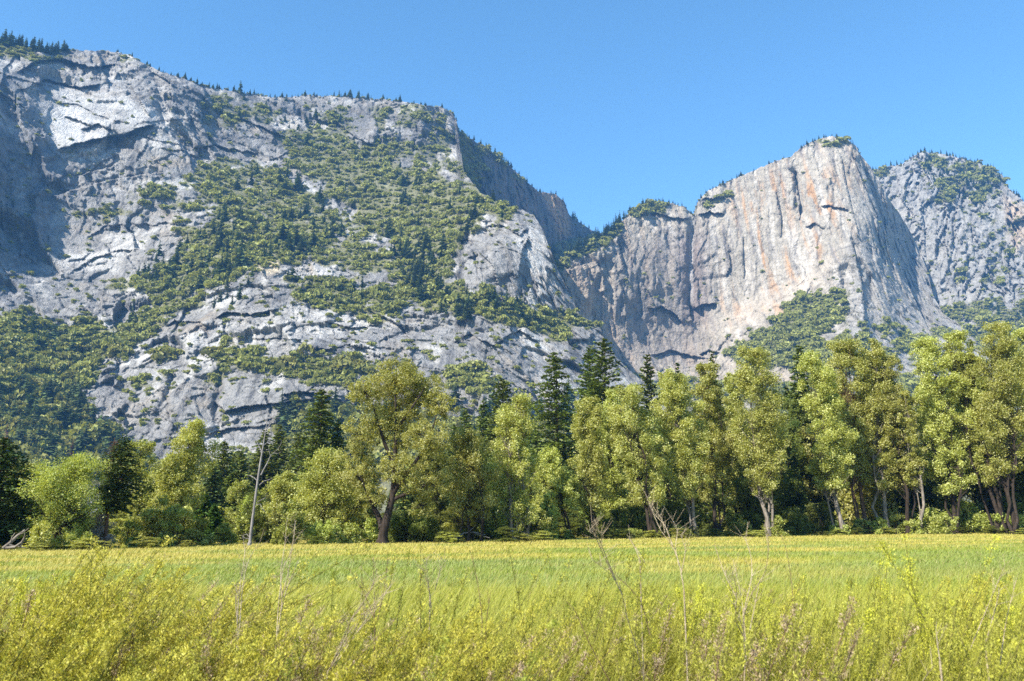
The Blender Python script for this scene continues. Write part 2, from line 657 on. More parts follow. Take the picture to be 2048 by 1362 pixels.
# the rim turns back into the side canyon at its right end
S1.D += np.clip(X1 - 842, 0, 90) * 1.5 * (1 - sstep(270, 360, Y1))
# the walls fall back and jut out in bands
e0, e1, e2 = rock_relief(S1, None, 36, 14, 8.5, 6.0, 1.9, seed=2, slant=0.45, w=rw)
S1.ease(1.1)
# ledges, roofs and slabs
for poly, A, wu, wd, dp in [
    ([(60, 172), (95, 160), (130, 168), (165, 176), (205, 168)], 16, 22, 8, .8),
    ([(30, 150), (70, 122), (120, 118), (180, 135), (235, 128)], 18, 18, 16, .8),
    ([(128, 232), (155, 240), (185, 252)], 9, 14, 8, .9),
    ([(108, 303), (150, 288), (205, 275), (240, 270), (315, 246)], 20, 26, 26, 1.0),
    ([(160, 260), (195, 248), (230, 262)], 10, 20, 14, .9),
    ([(150, 352), (205, 338), (250, 322), (268, 300), (272, 270)], -12, 30, 30, .9),
    ([(90, 398), (170, 372), (260, 352), (340, 345)], -14, 30, 30, .8),
    ([(255, 160), (270, 185), (285, 210), (300, 235)], 12, 16, 16, 1),
    ([(300, 140), (340, 165), (345, 200), (338, 245)], 14, 24, 18, 1),
    ([(170, 480), (210, 452), (250, 450), (272, 470)], 6, 16, 10, .7),
    ([(140, 545), (190, 515), (240, 500), (280, 500)], 8, 18, 14, .8),
    ([(400, 585), (440, 572), (500, 575), (545, 590)], -10, 20, 24, .8),
    ([(425, 640), (455, 624), (500, 628), (560, 618)], 16, 30, 12, 1),
    ([(330, 655), (350, 640), (400, 645), (430, 660)], 9, 16, 10, .9),
    ([(425, 800), (450, 822), (500, 812), (560, 806), (640, 795)], 15, 40, 12, 1.1),
    ([(560, 790), (600, 782), (650, 790), (690, 805)], 16, 16, 22, 1.1),
    ([(400, 870), (450, 858), (520, 852), (570, 840)], 8, 20, 8, .9),
    ([(600, 690), (650, 700), (700, 690), (760, 700)], 9, 16, 14, .8),
    ([(640, 640), (700, 655), (760, 650)], 9, 16, 16, .8),
    ([(700, 600), (740, 620), (800, 650), (830, 690)], 12, 18, 18, .9),
    ([(900, 690), (940, 668), (985, 690), (1040, 660), (1085, 690)], 10, 20, 14, .9),
    ([(970, 455), (1000, 448), (1040, 470), (1060, 452)], 10, 22, 10, 1),
    ([(1035, 560), (1045, 500), (1060, 470)], 14, 18, 18, 1),
    ([(930, 520), (960, 505), (985, 530), (1000, 580)], 9, 16, 14, .9),
    ([(750, 250), (790, 252), (810, 246)], -9, 10, 10, .9),
    ([(620, 235), (680, 250), (720, 280), (760, 292)], 12, 18, 18, .9),
    ([(420, 215), (480, 235), (540, 262), (600, 285)], 14, 22, 22, .9),
    ([(380, 300), (430, 290), (470, 300), (520, 310)], 10, 18, 18, .9),
]:
    S1.step(poly, A * 0.62, wu, wd, dp)
for poly, A, w in [
    ([(280, 100), (296, 130), (318, 170), (322, 220), (330, 260)], 14, 12),
    ([(236, 470), (238, 430), (232, 400)], 8, 7),
    ([(300, 470), (296, 440), (310, 400)], 8, 6),
    ([(405, 690), (430, 640), (425, 600)], 8, 6),
    ([(740, 640), (700, 560), (640, 500), (560, 420), (520, 380)], 10, 16),
    ([(880, 610), (860, 560), (800, 500), (760, 440)], 18, 20),
    ([(1030, 690), (1045, 600), (1052, 520)], 9, 8),
    ([(940, 700), (945, 640), (960, 560)], 8, 8),
    ([(880, 730), (830, 690), (800, 640)], 10, 9),
    ([(440, 880), (430, 820), (440, 760), (455, 700)], 8, 7),
    ([(300, 860), (330, 800), (350, 740)], 6, 7),
    ([(860, 350), (850, 310), (840, 280)], 6, 4), ([(880, 365), (875, 320), (868, 285)], 6, 4), ([(905, 380), (895, 330), (890, 290)], 6, 4),
]:
    S1.groove(poly, A, w)



def joints(S, n, box, angles, L0, L1, A, seed, w=None):
    """long cracks and sheet joints: thin steps that run far across the face"""
    rj = np.random.RandomState(seed)
    dark = np.zeros(S.D.shape)
    for _ in range(n):
        x, y = rj.uniform(box[0], box[2]), rj.uniform(box[1], box[3])
        lo_, hi_ = angles[rj.randint(len(angles))]
        a = math.radians(rj.uniform(lo_, hi_)); L = rj.uniform(L0, L1)
        pts = [(x, y)]
        for _k in range(5):
            a2 = a + rj.normal() * 0.22
            pts.append((pts[-1][0] + math.cos(a2) * L / 5, pts[-1][1] - math.sin(a2) * L / 5))
        amp = rj.uniform(.4, 1) * A * rj.choice([1, 1, -1])
        S.step(pts, amp, rj.uniform(7, 22), rj.uniform(3, 9), .7, .2)
        if rj.rand() < .6:
            c = np.where((S.xs > min(p[0] for p in pts) - 6) & (S.xs < max(p[0] for p in pts) + 6))[0]
            if len(c):
                s = slice(c[0], c[-1] + 1)
                d, sd, al = pdist(pts, S.XX[:, s], S.YY[:, s])
                dark[:, s] = np.maximum(dark[:, s], np.exp(-(d / 1.3) ** 2) * sstep(0, .15, al) * sstep(0, .15, 1 - al))
    return dark.ravel()


jd1 = joints(S1, 90, (-10, 120, 1200, 900), [(12, 40), (60, 100), (-30, -8), (60, 100)], 50, 210, 3.2, 5)
P1 = S1.P()
st = fbm(np.c_[P1[:, 0] / 9, P1[:, 1] / 60, P1[:, 2] / 90], 4, 31, 0.55)      # stains that run down the rock
pt = fbm(P1 / 70.0, 5, 32, 0.55)
t1 = np.repeat(GREY[None], len(P1), 0)
t1 = blend(t1, (0.125, 0.122, 0.122), sstep(0.0, 0.38, st) * 0.85)
t1 = blend(t1, (0.54, 0.515, 0.475), sstep(0.0, 0.3, pt) * 0.8)
t1 = blend(t1, (0.32, 0.25, 0.17), sstep(0.12, 0.5, fbm(P1 / 45.0, 4, 35)) * 0.45)
t1 = blend(t1, (0.12, 0.12, 0.12), (1 - sstep(0.0, 0.05, e1)) * 0.35)
t1 = blend(t1, (0.13, 0.13, 0.13), (1 - sstep(0.0, 0.07, e2)) * 0.22)
t1 = blend(t1, (0.165, 0.158, 0.062), vg1.ravel() * 0.85)
t1 = blend(t1, (0.08, 0.08, 0.08), jd1 * (1 - vg1.ravel()) * 0.5)
rim_shade = soft_poly([(330, 150), (600, 195), (900, 215), (925, 330), (820, 330), (700, 280), (560, 300), (440, 300), (380, 240)], X1, Y1, 40).ravel()  # shade of the cliffs under the rim, painted into the rock colour
t1 = blend(t1, (0.125, 0.12, 0.115), rim_shade * sstep(-.3, .3, fbm(P1 / 40.0, 4, 36)) * 0.75)
slab_sunlit = soft_poly([(50, 185), (100, 162), (230, 168), (290, 215), (330, 255), (250, 265), (115, 300), (80, 250)], X1, Y1, 14).ravel()  # sunlight on the upper slab, painted in as a paler tint
t1 = blend(t1, (0.52, 0.505, 0.48), slab_sunlit * sstep(-.45, .2, pt) * 0.75)
alc_shade = soft_poly([(-300, 120), (20, 130), (60, 200), (115, 300), (140, 390), (80, 540), (40, 640), (-300, 640)], X1, Y1, 10).ravel()  # corner's shadow deepened in the rock colour, more so along the stains
t1 = blend(t1, (0.17, 0.172, 0.18), alc_shade * (0.45 + 0.4 * sstep(-.2, .3, st)))
soil = soft_poly([(515, 530), (555, 520), (560, 545), (530, 550)], X1, Y1, 8).ravel()
t1 = blend(t1, (0.55, 0.45, 0.30), soil * 0.9)
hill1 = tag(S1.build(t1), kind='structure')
# ---- the wall that runs back behind the near mountain's shoulder
sky2 = [(800, 215), (860, 214), (905, 226), (914, 246), (920, 266), (960, 287), (990, 306), (1030, 341), (1060, 371), (1075, 383), (1090, 385),
        (1112, 389), (1128, 402), (1138, 428), (1150, 440), (1163, 447), (1185, 462), (1210, 470), (1260, 490)]
d2 = []
for x, y0, Yt in [(800, 215, 1400), (905, 226, 1440), (960, 287, 1530), (1030, 341, 1650), (1090, 385, 1790), (1120, 395, 1830), (1150, 440, 1960), (1200, 468, 2080), (1260, 490, 2160)]:
    Yt += 140
    d2 += [(x, y0, Yt), (x, y0 + 60, Yt - 25), (x, y0 + 160, Yt - 60), (x, y0 + 300, Yt - 130)]
S2 = Sheet("hills", np.arange(800, 1262, 2), sky2, tps(d2), 820, 240, crag=2.5, seed=4, yfine=700)
rock_relief(S2, None, 18, 11, 6.5, 4.5, 4.5, seed=6)
S2.step([(1108, 400), (1118, 430), (1128, 470), (1140, 500)], -20, 22, 14, .9)
P2 = S2.P()
st = fbm(np.c_[P2[:, 0] / 9, P2[:, 1] / 14, P2[:, 2] / 130], 4, 41, 0.55)
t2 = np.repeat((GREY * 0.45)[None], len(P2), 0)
t2 = blend(t2, (0.26, 0.17, 0.12), sstep(0.0, 0.35, st) * 0.65)
t2 = blend(t2, (0.20, 0.20, 0.215), sstep(0.1, 0.4, fbm(np.c_[P2[:, 0] / 7, P2[:, 1] / 12, P2[:, 2] / 80], 4, 42)) * 0.6)
X2, Y2 = S2.XX, S2.YY
orange2 = soft_poly([(1085, 386), (1120, 392), (1135, 430), (1142, 470), (1120, 480), (1105, 430)], X2, Y2, 10).ravel()
t2 = blend(t2, (0.52, 0.33, 0.17), orange2 * 0.7)
VEG2 = [(0.75, 14, [(880, 225), (925, 270), (960, 300), (940, 400), (900, 390), (860, 300)]),
        (0.95, 10, [(1100, 500), (1140, 480), (1165, 470), (1200, 470), (1240, 480), (1240, 700), (1060, 700)]),
        (0.5, 8, [(960, 285), (1030, 338), (1070, 380), (1060, 390), (1000, 330), (955, 300)])]
nz2 = fbm(np.c_[X2.ravel() / 40, Y2.ravel() / 30, X2.ravel() * 0 + 9], 5, 22, 0.6).reshape(X2.shape)
vg2 = veg_patch(veg_mask(VEG2, X2, Y2, nz2), nz2)
t2 = blend(t2, (0.15, 0.145, 0.06), vg2.ravel() * 0.85)
hill2 = tag(S2.build(t2), kind='structure')

# ---- the falls wall
sky3 = [(1060, 560), (1085, 535), (1110, 525), (1130, 512), (1150, 500), (1180, 487), (1215, 467), (1240, 447), (1262, 422), (1290, 406), (1330, 404),
        (1370, 414), (1386, 430), (1394, 408), (1404, 392), (1420, 379), (1450, 366), (1480, 352), (1500, 345), (1560, 319), (1582, 314), (1600, 297),
        (1630, 280), (1660, 272), (1690, 277), (1712, 292), (1722, 312), (1740, 332), (1760, 366), (1780, 400), (1800, 428), (1820, 462),
        (1840, 500), (1856, 545), (1866, 590), (1885, 625), (1920, 650), (1960, 690), (2000, 740), (2060, 800), (2140, 840)]
d3 = []
for x, col in {
    1060: [(1045, 1000), (900, 1400), (780, 1640), (700, 1720), (600, 1760), (540, 1790)],
    1140: [(1045, 1000), (900, 1420), (780, 1690), (700, 1770), (600, 1800), (520, 1830)],
    1250: [(1045, 1000), (900, 1430), (780, 1740), (720, 1850), (600, 1875), (500, 1890), (440, 1940)],
    1385: [(1045, 1000), (900, 1430), (780, 1760), (735, 1890), (600, 1930), (500, 1950), (430, 1985)],
    1480: [(1045, 990), (900, 1380), (780, 1620), (700, 1760), (640, 1880), (500, 1930), (355, 1985)],
    1600: [(1045, 980), (900, 1330), (780, 1500), (700, 1600), (620, 1740), (570, 1830), (450, 1880), (300, 1950)],
    1700: [(1045, 980), (900, 1320), (780, 1480), (700, 1570), (620, 1680), (540, 1760), (430, 1840), (285, 1950)],
    1740: [(1045, 980), (900, 1320), (780, 1480), (700, 1570), (620, 1680), (540, 1765), (440, 1850), (365, 1960)],
    1790: [(700, 1640), (620, 1800), (540, 1940), (440, 2080)],
    1835: [(1045, 980), (900, 1330), (780, 1500), (700, 1690), (620, 1930), (540, 2110), (490, 2210)],
    1880: [(1045, 980), (900, 1340), (780, 1530), (700, 1740), (630, 2010)],
    2000: [(1045, 980), (900, 1360), (760, 1680)], 2140: [(1045, 980), (900, 1420)],
}.items():
    d3 += [(x, y, v * 0.8) for y, v in col]
S3 = Sheet("hills", np.arange(1060, 2142, 2), sky3, tps(d3), 1056, 400, crag=2.0, seed=5, yfine=800)
X3, Y3 = S3.XX, S3.YY
smooth3 = soft_poly([(1400, 420), (1480, 345), (1600, 290), (1680, 275), (1740, 420), (1700, 520), (1640, 580), (1500, 660), (1450, 690), (1390, 690)], X3, Y3, 40)
smooth3 = np.maximum(smooth3, 0.75 * soft_poly([(1250, 470), (1390, 440), (1400, 700), (1300, 735), (1240, 700)], X3, Y3, 30))
w3 = 1 - 0.72 * smooth3
f, e = facets(S3.P() / np.array([70., 70., 130.]), 12, 1.0, 0.3)
rock_relief(S3, None, 17, 11, 7.0, 5.0, 3.4, seed=9, w=w3)
jd3 = joints(S3, 44, (1230, 280, 1720, 640), [(80, 100)], 60, 200, 3.0, 6)
jd3 = np.maximum(jd3, joints(S3, 36, (1120, 420, 1880, 740), [(60, 110), (-60, -20), (10, 30)], 30, 110, 4.0, 7))
S3.ease(0.5)
P3 = S3.P()
flute = fbm(np.c_[P3[:, 0] / 26, P3[:, 1] / 60, P3[:, 2] / 400], 4, 61, 0.55)
S3.push((flute * 6 * (0.35 + 0.65 * smooth3.ravel())))
for poly, A, wu, wd, dp in [
    ([(1275, 432), (1310, 426), (1345, 436), (1384, 438)], 10, 14, 12, .9),
    ([(1296, 618), (1322, 613), (1350, 628), (1366, 648)], 15, 26, 10, 1),
    ([(1384, 618), (1405, 608), (1434, 606)], 14, 20, 9, 1),
    ([(1398, 708), (1418, 700), (1440, 704)], 13, 16, 8, 1),
    ([(1395, 688), (1430, 683), (1470, 676)], -14, 12, 16, 1),
    ([(1300, 712), (1340, 700), (1385, 712), (1420, 716)], 10, 18, 26, 1.2),
    ([(1395, 428), (1420, 424), (1450, 430)], 12, 18, 10, .9),
    ([(1404, 395), (1425, 398), (1450, 392)], 9, 12, 8, .9),
    ([(1130, 540), (1165, 530), (1192, 522)], -12, 14, 20, .8),
    ([(1192, 520), (1206, 552), (1210, 590)], -20, 14, 14, .9),
    ([(1236, 560), (1248, 590), (1254, 640)], -14, 14, 12, .9),
    ([(1234, 470), (1240, 510), (1250, 545)], -16, 12, 16, .9),
    ([(1380, 610), (1378, 625), (1384, 645)], -22, 10, 8, .9),
    ([(1574, 335), (1588, 350), (1598, 400), (1600, 442)], -20, 14, 10, .9),
    ([(1550, 380), (1560, 430), (1562, 480)], -9, 18, 10, .9),
    ([(1640, 412), (1665, 412), (1700, 420)], 9, 14, 7, 1),
    ([(1610, 455), (1630, 446), (1650, 458)], 8, 12, 8, 1),
    ([(1455, 500), (1460, 530), (1452, 555)], -11, 10, 8, 1),
    ([(1486, 470), (1484, 500), (1488, 560)], -7, 10, 8, 1),
    ([(1280, 560), (1300, 590), (1310, 610)], -8, 12, 10, 1),
    ([(1700, 300), (1716, 340), (1736, 390), (1760, 450), (1790, 520)], -18, 24, 18, .9),
    ([(1680, 310), (1690, 360), (1704, 420), (1720, 480)], -10, 16, 12, .9),
    ([(1770, 420), (1800, 490), (1830, 570), (1850, 620)], -18, 24, 18, .9),
]:
    S3.step(poly, A * 0.72, wu, wd, dp)
for poly, A, w in [
    ([(1385, 425), (1384, 480), (1380, 540), (1379, 600), (1382, 650)], 22, 9),
    ([(1590, 335), (1592, 390), (1599, 440)], 20, 5),
    ([(1570, 330), (1560, 400), (1565, 470)], 6, 6),
    ([(1520, 345), (1524, 420), (1530, 520)], 5, 6),
    ([(1340, 470), (1336, 520), (1345, 600)], 6, 8),
    ([(1660, 640), (1690, 560), (1700, 500)], 10, 9), ([(1760, 700), (1745, 620), (1740, 540)], 12, 10), ([(1820, 720), (1800, 650), (1785, 590)], 12, 10),
]:
    S3.groove(poly, A, w)
S3.step([(1710, 285), (1738, 370), (1772, 465), (1812, 560), (1850, 645), (1880, 700)], -62, 70, 40, .15, .06)
S3.step([(1745, 700), (1730, 640), (1722, 560), (1700, 470)], 14, 20, 16, .8)
VEG3 = [(0.9, 16, [(1640, 574), (1690, 596), (1680, 640), (1640, 660), (1640, 700), (1750, 745), (1480, 745), (1470, 700), (1500, 680), (1560, 618)]),
        (0.42, 30, [(1690, 600), (1760, 640), (1860, 650), (1990, 690), (2000, 760), (1740, 760), (1660, 690)]),
        (0.95, 8, [(1060, 560), (1130, 512), (1215, 467), (1250, 440), (1240, 470), (1190, 505), (1130, 535)]),
        (0.62, 8, [(1262, 425), (1290, 408), (1330, 406), (1380, 420), (1330, 420), (1280, 436)]),
        (0.6, 6, [(1398, 400), (1450, 366), (1455, 385), (1410, 425)]),
        (0.5, 6, [(1630, 280), (1660, 270), (1710, 290), (1700, 296), (1650, 284)]),
        (0.85, 18, [(1060, 760), (2140, 780), (2140, 1050), (1060, 1050)])]
nz3 = fbm(np.c_[X3.ravel() / 34, Y3.ravel() / 26, X3.ravel() * 0 + 5], 5, 23, 0.6).reshape(X3.shape)
vg3 = veg_patch(veg_mask(VEG3, X3, Y3, nz3), nz3)
P3 = S3.P()
sA = fbm(np.c_[P3[:, 0] / 10, P3[:, 1] / 50, P3[:, 2] / 260], 4, 51, 0.6)
sB = fbm(np.c_[P3[:, 0] / 14, P3[:, 1] / 50, P3[:, 2] / 330], 4, 52, 0.6)
sC = fbm(np.c_[P3[:, 0] / 8, P3[:, 1] / 50, P3[:, 2] / 190], 4, 53, 0.6)
lo = fbm(P3 / 110.0, 4, 54, 0.55)
t3 = np.repeat(np.array([[0.345, 0.303, 0.243]]), len(P3), 0)
ora = soft_poly([(1470, 400), (1560, 340), (1600, 330), (1690, 360), (1690, 420), (1640, 520), (1570, 620), (1480, 640), (1440, 620), (1500, 540)], X3, Y3, 40).ravel()
t3 = blend(t3, (0.42, 0.24, 0.115), np.clip(sstep(0.0, 0.35, sA) * (0.2 + 0.75 * ora), 0, 1))
t3 = blend(t3, (0.50, 0.45, 0.385), sstep(0.02, 0.36, sB) * 0.75)
t3 = blend(t3, (0.17, 0.152, 0.143), sstep(0.08, 0.42, sC) * (0.55 + 0.35 * (1 - ora)))
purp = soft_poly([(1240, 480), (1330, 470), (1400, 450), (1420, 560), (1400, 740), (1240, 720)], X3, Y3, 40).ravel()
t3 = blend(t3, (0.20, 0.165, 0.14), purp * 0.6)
fall = soft_poly([(1360, 480), (1410, 470), (1415, 640), (1380, 650), (1362, 600)], X3, Y3, 24).ravel()
t3 = blend(t3, (0.20, 0.145, 0.13), fall * 0.5)
drip = soft_poly([(1380, 436), (1388, 436), (1386, 560), (1384, 640), (1380, 560)], X3, Y3, 4).ravel()
t3 = blend(t3, (0.55, 0.53, 0.51), drip * 0.5)
pale = soft_poly([(1400, 660), (1500, 640), (1640, 570), (1660, 520), (1600, 560), (1500, 600), (1440, 640)], X3, Y3, 22).ravel()
t3 = blend(t3, (0.48, 0.40, 0.31), pale * 0.5)
pink = soft_poly([(1125, 530), (1190, 520), (1210, 590), (1240, 660), (1260, 720), (1200, 660), (1140, 590)], X3, Y3, 22).ravel()
t3 = blend(t3, (0.38, 0.28, 0.20), pink * 0.5)
butt = sstep(1640, 1740, X3 + (600 - Y3) * -0.18).ravel()
t3 = blend(t3, (0.31, 0.30, 0.28), butt * 0.75)
t3 = blend(t3, (0.10, 0.09, 0.085), jd3 * 0.5)
t3 = t3 * (1 + 0.25 * lo[:, None])
t3 = blend(t3, (0.15, 0.145, 0.06), vg3.ravel() * 0.85)
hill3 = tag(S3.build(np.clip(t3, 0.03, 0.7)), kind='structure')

# ---- the far shoulder on the right
sky4 = [(1690, 372), (1720, 350), (1760, 337), (1785, 332), (1805, 328), (1822, 314), (1845, 304), (1880, 307), (1920, 316), (1960, 327), (1990, 340), (2005, 350),
        (2014, 372), (2030, 386), (2048, 404), (2100, 440), (2200, 480), (2400, 520), (2600, 560)]
d4 = []
for x, col in {
    1690: [(900, 1700), (700, 2000), (600, 2080), (500, 2140), (370, 2230)],
    1790: [(900, 1650), (700, 1950), (600, 2060), (500, 2110), (330, 2230)],
    1880: [(900, 1600), (700, 1880), (600, 2010), (500, 2070), (400, 2130), (306, 2230)],
    1960: [(900, 1560), (700, 1820), (620, 1930), (500, 2030), (400, 2110), (328, 2200)],
    2040: [(900, 1540), (700, 1800), (620, 1910), (500, 2020), (400, 2100)],
    2200: [(900, 1500), (700, 1760), (620, 1860), (480, 2000)],
    2600: [(900, 1450), (700, 1700), (560, 1850)],
}.items():
    d4 += [(x, y, v * 0.88) for y, v in col]
S4 = Sheet("hills", np.r_[np.arange(1690, 2056, 2), np.arange(2060, 2600, 10)], sky4, tps(d4), 960, 280, crag=2.5, seed=8, yfine=760)
X4, Y4 = S4.XX, S4.YY
joints(S4, 46, (1740, 320, 2080, 640), [(75, 115)], 60, 200, 11.0, 8)
rock_relief(S4, None, 22, 12, 8, 5.5, 8.0, seed=14, slant=-0.35)
P4 = S4.P()
st = fbm(np.c_[P4[:, 0] / 12, P4[:, 1] / 40, P4[:, 2] / 120], 4, 71, 0.6)
t4 = np.repeat((np.array([0.285, 0.272, 0.25]))[None], len(P4), 0)
t4 = blend(t4, (0.13, 0.13, 0.132), sstep(0.05, 0.4, st) * 0.7)
t4 = blend(t4, (0.36, 0.34, 0.31), sstep(0.05, 0.4, fbm(P4 / 60, 4, 72)) * 0.5)
or4 = soft_poly([(2010, 395), (2070, 420), (2070, 480), (2030, 500), (2015, 460)], X4, Y4, 10).ravel()
t4 = blend(t4, (0.44, 0.31, 0.19), or4 * 0.5)
VEG4 = [(0.56, 16, [(1830, 312), (1880, 305), (1960, 325), (2010, 352), (2020, 390), (1990, 420), (1930, 400), (1890, 410), (1850, 350)]),
        (0.5, 10, [(1700, 355), (1770, 332), (1810, 328), (1800, 345), (1740, 360)]),
        (0.62, 22, [(1850, 640), (1920, 600), (2060, 600), (2300, 560), (2300, 800), (1700, 800)]),
        (0.2, 30, [(1900, 400), (2060, 420), (2060, 600), (1900, 600)])]
nz4 = fbm(np.c_[X4.ravel() / 34, Y4.ravel() / 30, X4.ravel() * 0 + 3], 5, 24, 0.6).reshape(X4.shape)
vg4 = veg_patch(veg_mask(VEG4, X4, Y4, nz4), nz4)
t4 = blend(t4, (0.15, 0.145, 0.06), vg4.ravel() * 0.85)
hill4 = tag(S4.build(np.clip(t4, 0.03, 0.7)), kind='structure')
SHEETS = [S1, S2, S3, S4]
VMASK = [vg1, vg2, vg3, vg4]

# ---- the valley floor
def mat_ground():
    m, nt, out = nodes("meadow_soil")
    L = nt.links
    tc = N(nt, 'ShaderNodeTexCoord')
    n = N(nt, 'ShaderNodeTexNoise', Scale=0.25, Detail=8.0, Roughness=0.65)
    L.new(tc.outputs['Object'], n.inputs['Vector'])
    c = ramp(nt, n.outputs['Fac'], [(0.3, (0.10, 0.105, 0.03)), (0.5, (0.17, 0.16, 0.045)), (0.7, (0.24, 0.20, 0.06))])
    p = N(nt, 'ShaderNodeBsdfPrincipled', Roughness=0.95)
    p.inputs['Specular IOR Level'].default_value = 0.1
    L.new(c, p.inputs['Base Color'])
    L.new(p.outputs[0], out.inputs[0])
    return m


gx = np.r_[np.linspace(-5000, -220, 14), np.linspace(-200, 200, 101), np.linspace(220, 5000, 14)]
gy = np.r_[np.linspace(-2500, -60, 8), np.linspace(-50, 260, 90), np.linspace(290, 6000, 14)]
GX, GY = np.meshgrid(gx, gy)
idx = np.arange(GX.size).reshape(GX.shape)
q = np.stack([idx[:-1, :-1], idx[:-1, 1:], idx[1:, 1:], idx[1:, :-1]], 2).reshape(-1, 4)
tag(link("ground", mesh("ground", np.stack([GX.ravel(), GY.ravel(), gz(GX, GY).ravel()], 1), q, mat_ground(), True)), kind='structure')
# ------------------------------------------------------------------ brush and conifers on the mountains
def quads_from(C, U, Vv):
    """quads with centre C and half axes U, Vv (all (n,3)) -> vertices (4n,3), faces (n,4)"""
    n = len(C)
    A = np.stack([C - U - Vv, C + U - Vv, C + U + Vv, C - U + Vv], 1).reshape(-1, 3)
    return A, np.arange(4 * n).reshape(n, 4)


def diamonds(C, U, Vv):
    n = len(C)
    A = np.stack([C - U, C - Vv, C + U, C + Vv], 1).reshape(-1, 3)
    return A, np.arange(4 * n).reshape(n, 4)


def unit(a):
    return a / (np.linalg.norm(a, axis=-1, keepdims=True) + 1e-9)


def rand_frames(rs, n, up=0.0):
    a = rs.normal(size=(n, 3)); a[:, 2] += up
    nrm = unit(a)
    u = unit(np.cross(nrm, rs.normal(size=(n, 3))))
    v = np.cross(nrm, u)
    return u, v


def join(parts):
    V, F, T, k = [], [], [], 0
    for v, f, t in parts:
        V.append(v); F.append(f + k); T.append(t); k += len(v)
    return np.concatenate(V), np.concatenate(F), np.concatenate(T)


def far_bush(seed, n=190):
    """a rounded evergreen shrub of unit radius: leaf sprays in several lobes"""
    rs = np.random.RandomState(seed)
    lobes = [(0, 0, 0.35, 0.6)]
    for i in range(6):
        a = rs.rand() * 6.28
        lobes.append((math.cos(a) * rs.uniform(.3, .75), math.sin(a) * rs.uniform(.3, .75), rs.uniform(.15, .75), rs.uniform(.3, .5)))
    C, T = [], []
    for i in range(n):
        lx, ly, lz, lr = lobes[rs.randint(len(lobes))]
        d = unit(rs.normal(size=3)); d[2] = abs(d[2]) * 0.9 - 0.15
        C.append((lx + d[0] * lr, ly + d[1] * lr, lz + d[2] * lr * 0.8))
    C = np.array(C)
    u, v = rand_frames(rs, n, 0.7)
    s = rs.uniform(.09, .19, (n, 1))
    V, F = quads_from(C, u * s, v * s * rs.uniform(.5, 1, (n, 1)))
    t = np.repeat(np.clip(rs.rand(n) * 0.8 + 0.1, 0, 1), 4)
    return V, F, t


def far_conifer(seed, n=90, w=0.2):
    """a conifer one unit tall: drooping sprays in rings round a stem, gaps between them"""
    rs = np.random.RandomState(seed)
    C, U, Vv, T = [], [], [], []
    z = 0.08
    while z < 0.97:
        r = w * (1 - z) ** 0.75 * rs.uniform(.75, 1.15) + 0.012
        k = max(3, int(7 * (1 - z) + 2))
        for j in range(k):
            a = rs.rand() * 6.28
            rr = r * rs.uniform(.55, 1.0)
            o = np.array([math.cos(a), math.sin(a), 0])
            C.append(o * rr * .55 + np.array([0, 0, z - rr * .12]))
            U.append((o + np.array([0, 0, -0.35])) * rr * .55)
            Vv.append(np.array([-o[1], o[0], rs.uniform(-.7, .7)]) * rr * 0.34)
            T.append(rs.rand())
        z += rs.uniform(.03, .06)
    V, F = quads_from(np.array(C), np.array(U), np.array(Vv))
    sw = 0.012
    tv = np.array([(-sw, -sw, 0), (sw, -sw, 0), (sw, sw, 0), (-sw, sw, 0), (-.003, -.003, 1), (.003, -.003, 1), (.003, .003, 1), (-.003, .003, 1)], float)
    tf = np.array([(0, 1, 5, 4), (1, 2, 6, 5), (2, 3, 7, 6), (3, 0, 4, 7)])
    return join([(V, F, np.repeat(T, 4)), (tv, tf, np.zeros(8))])


BUSH = [far_bush(100 + i) for i in range(6)]
CONI = [far_conifer(200 + i, w=0.15 + 0.025 * i) for i in range(6)]
bush_me = [mesh("mountain_shrub", v, f, M['brush'], False, {'tint': t}) for v, f, t in BUSH]
coni_me = [mesh("mountain_conifer", v, f, M['far_needles'], False, {'tint': t}) for v, f, t in CONI]
M['dead_needles'] = mat_leaf("dead_needles", (0.20, 0.085, 0.04), 0.3, 0.05)


def place_name(k, x, y):
    """words for where on the mountains a plant stands"""
    if k == 0:
        if x < 160 and y < 130: return "the grassy rim above the highest slab at the left"
        if y < 200 and x < 560: return "the sloping left half of the long rim"
        if y < 235: return "the level right half of the long rim"
        if x < 420 and y > 600: return "the green apron at the foot of the left cliffs"
        if x < 420: return "the pale slabs under the left rim"
        if y > 700: return "the broken grey cliffs just above the tall trees"
        if x > 780 and y > 560: return "the green ledge below the rounded knob"
        if x > 780 and y > 470: return "the dark gully beside the rounded knob"
        if y < 470: return "the broad green slope under the rim cliffs"
        return "the rocky middle of the left mountain"
    if k == 1:
        return "the shaded notch between the two mountains" if x > 1090 else "the shaded wall behind the shoulder"
    if k == 2:
        if x < 1260: return "the wooded saddle left of the waterfall wall"
        if y < 440: return "the crest of the great pale wall"
        if x < 1680: return "the green fan below the great pale wall"
        return "the rubble apron under the pale buttress"
    if y < 420: return "the dark crown of the far right shoulder"
    return "the lower flank of the far right shoulder"


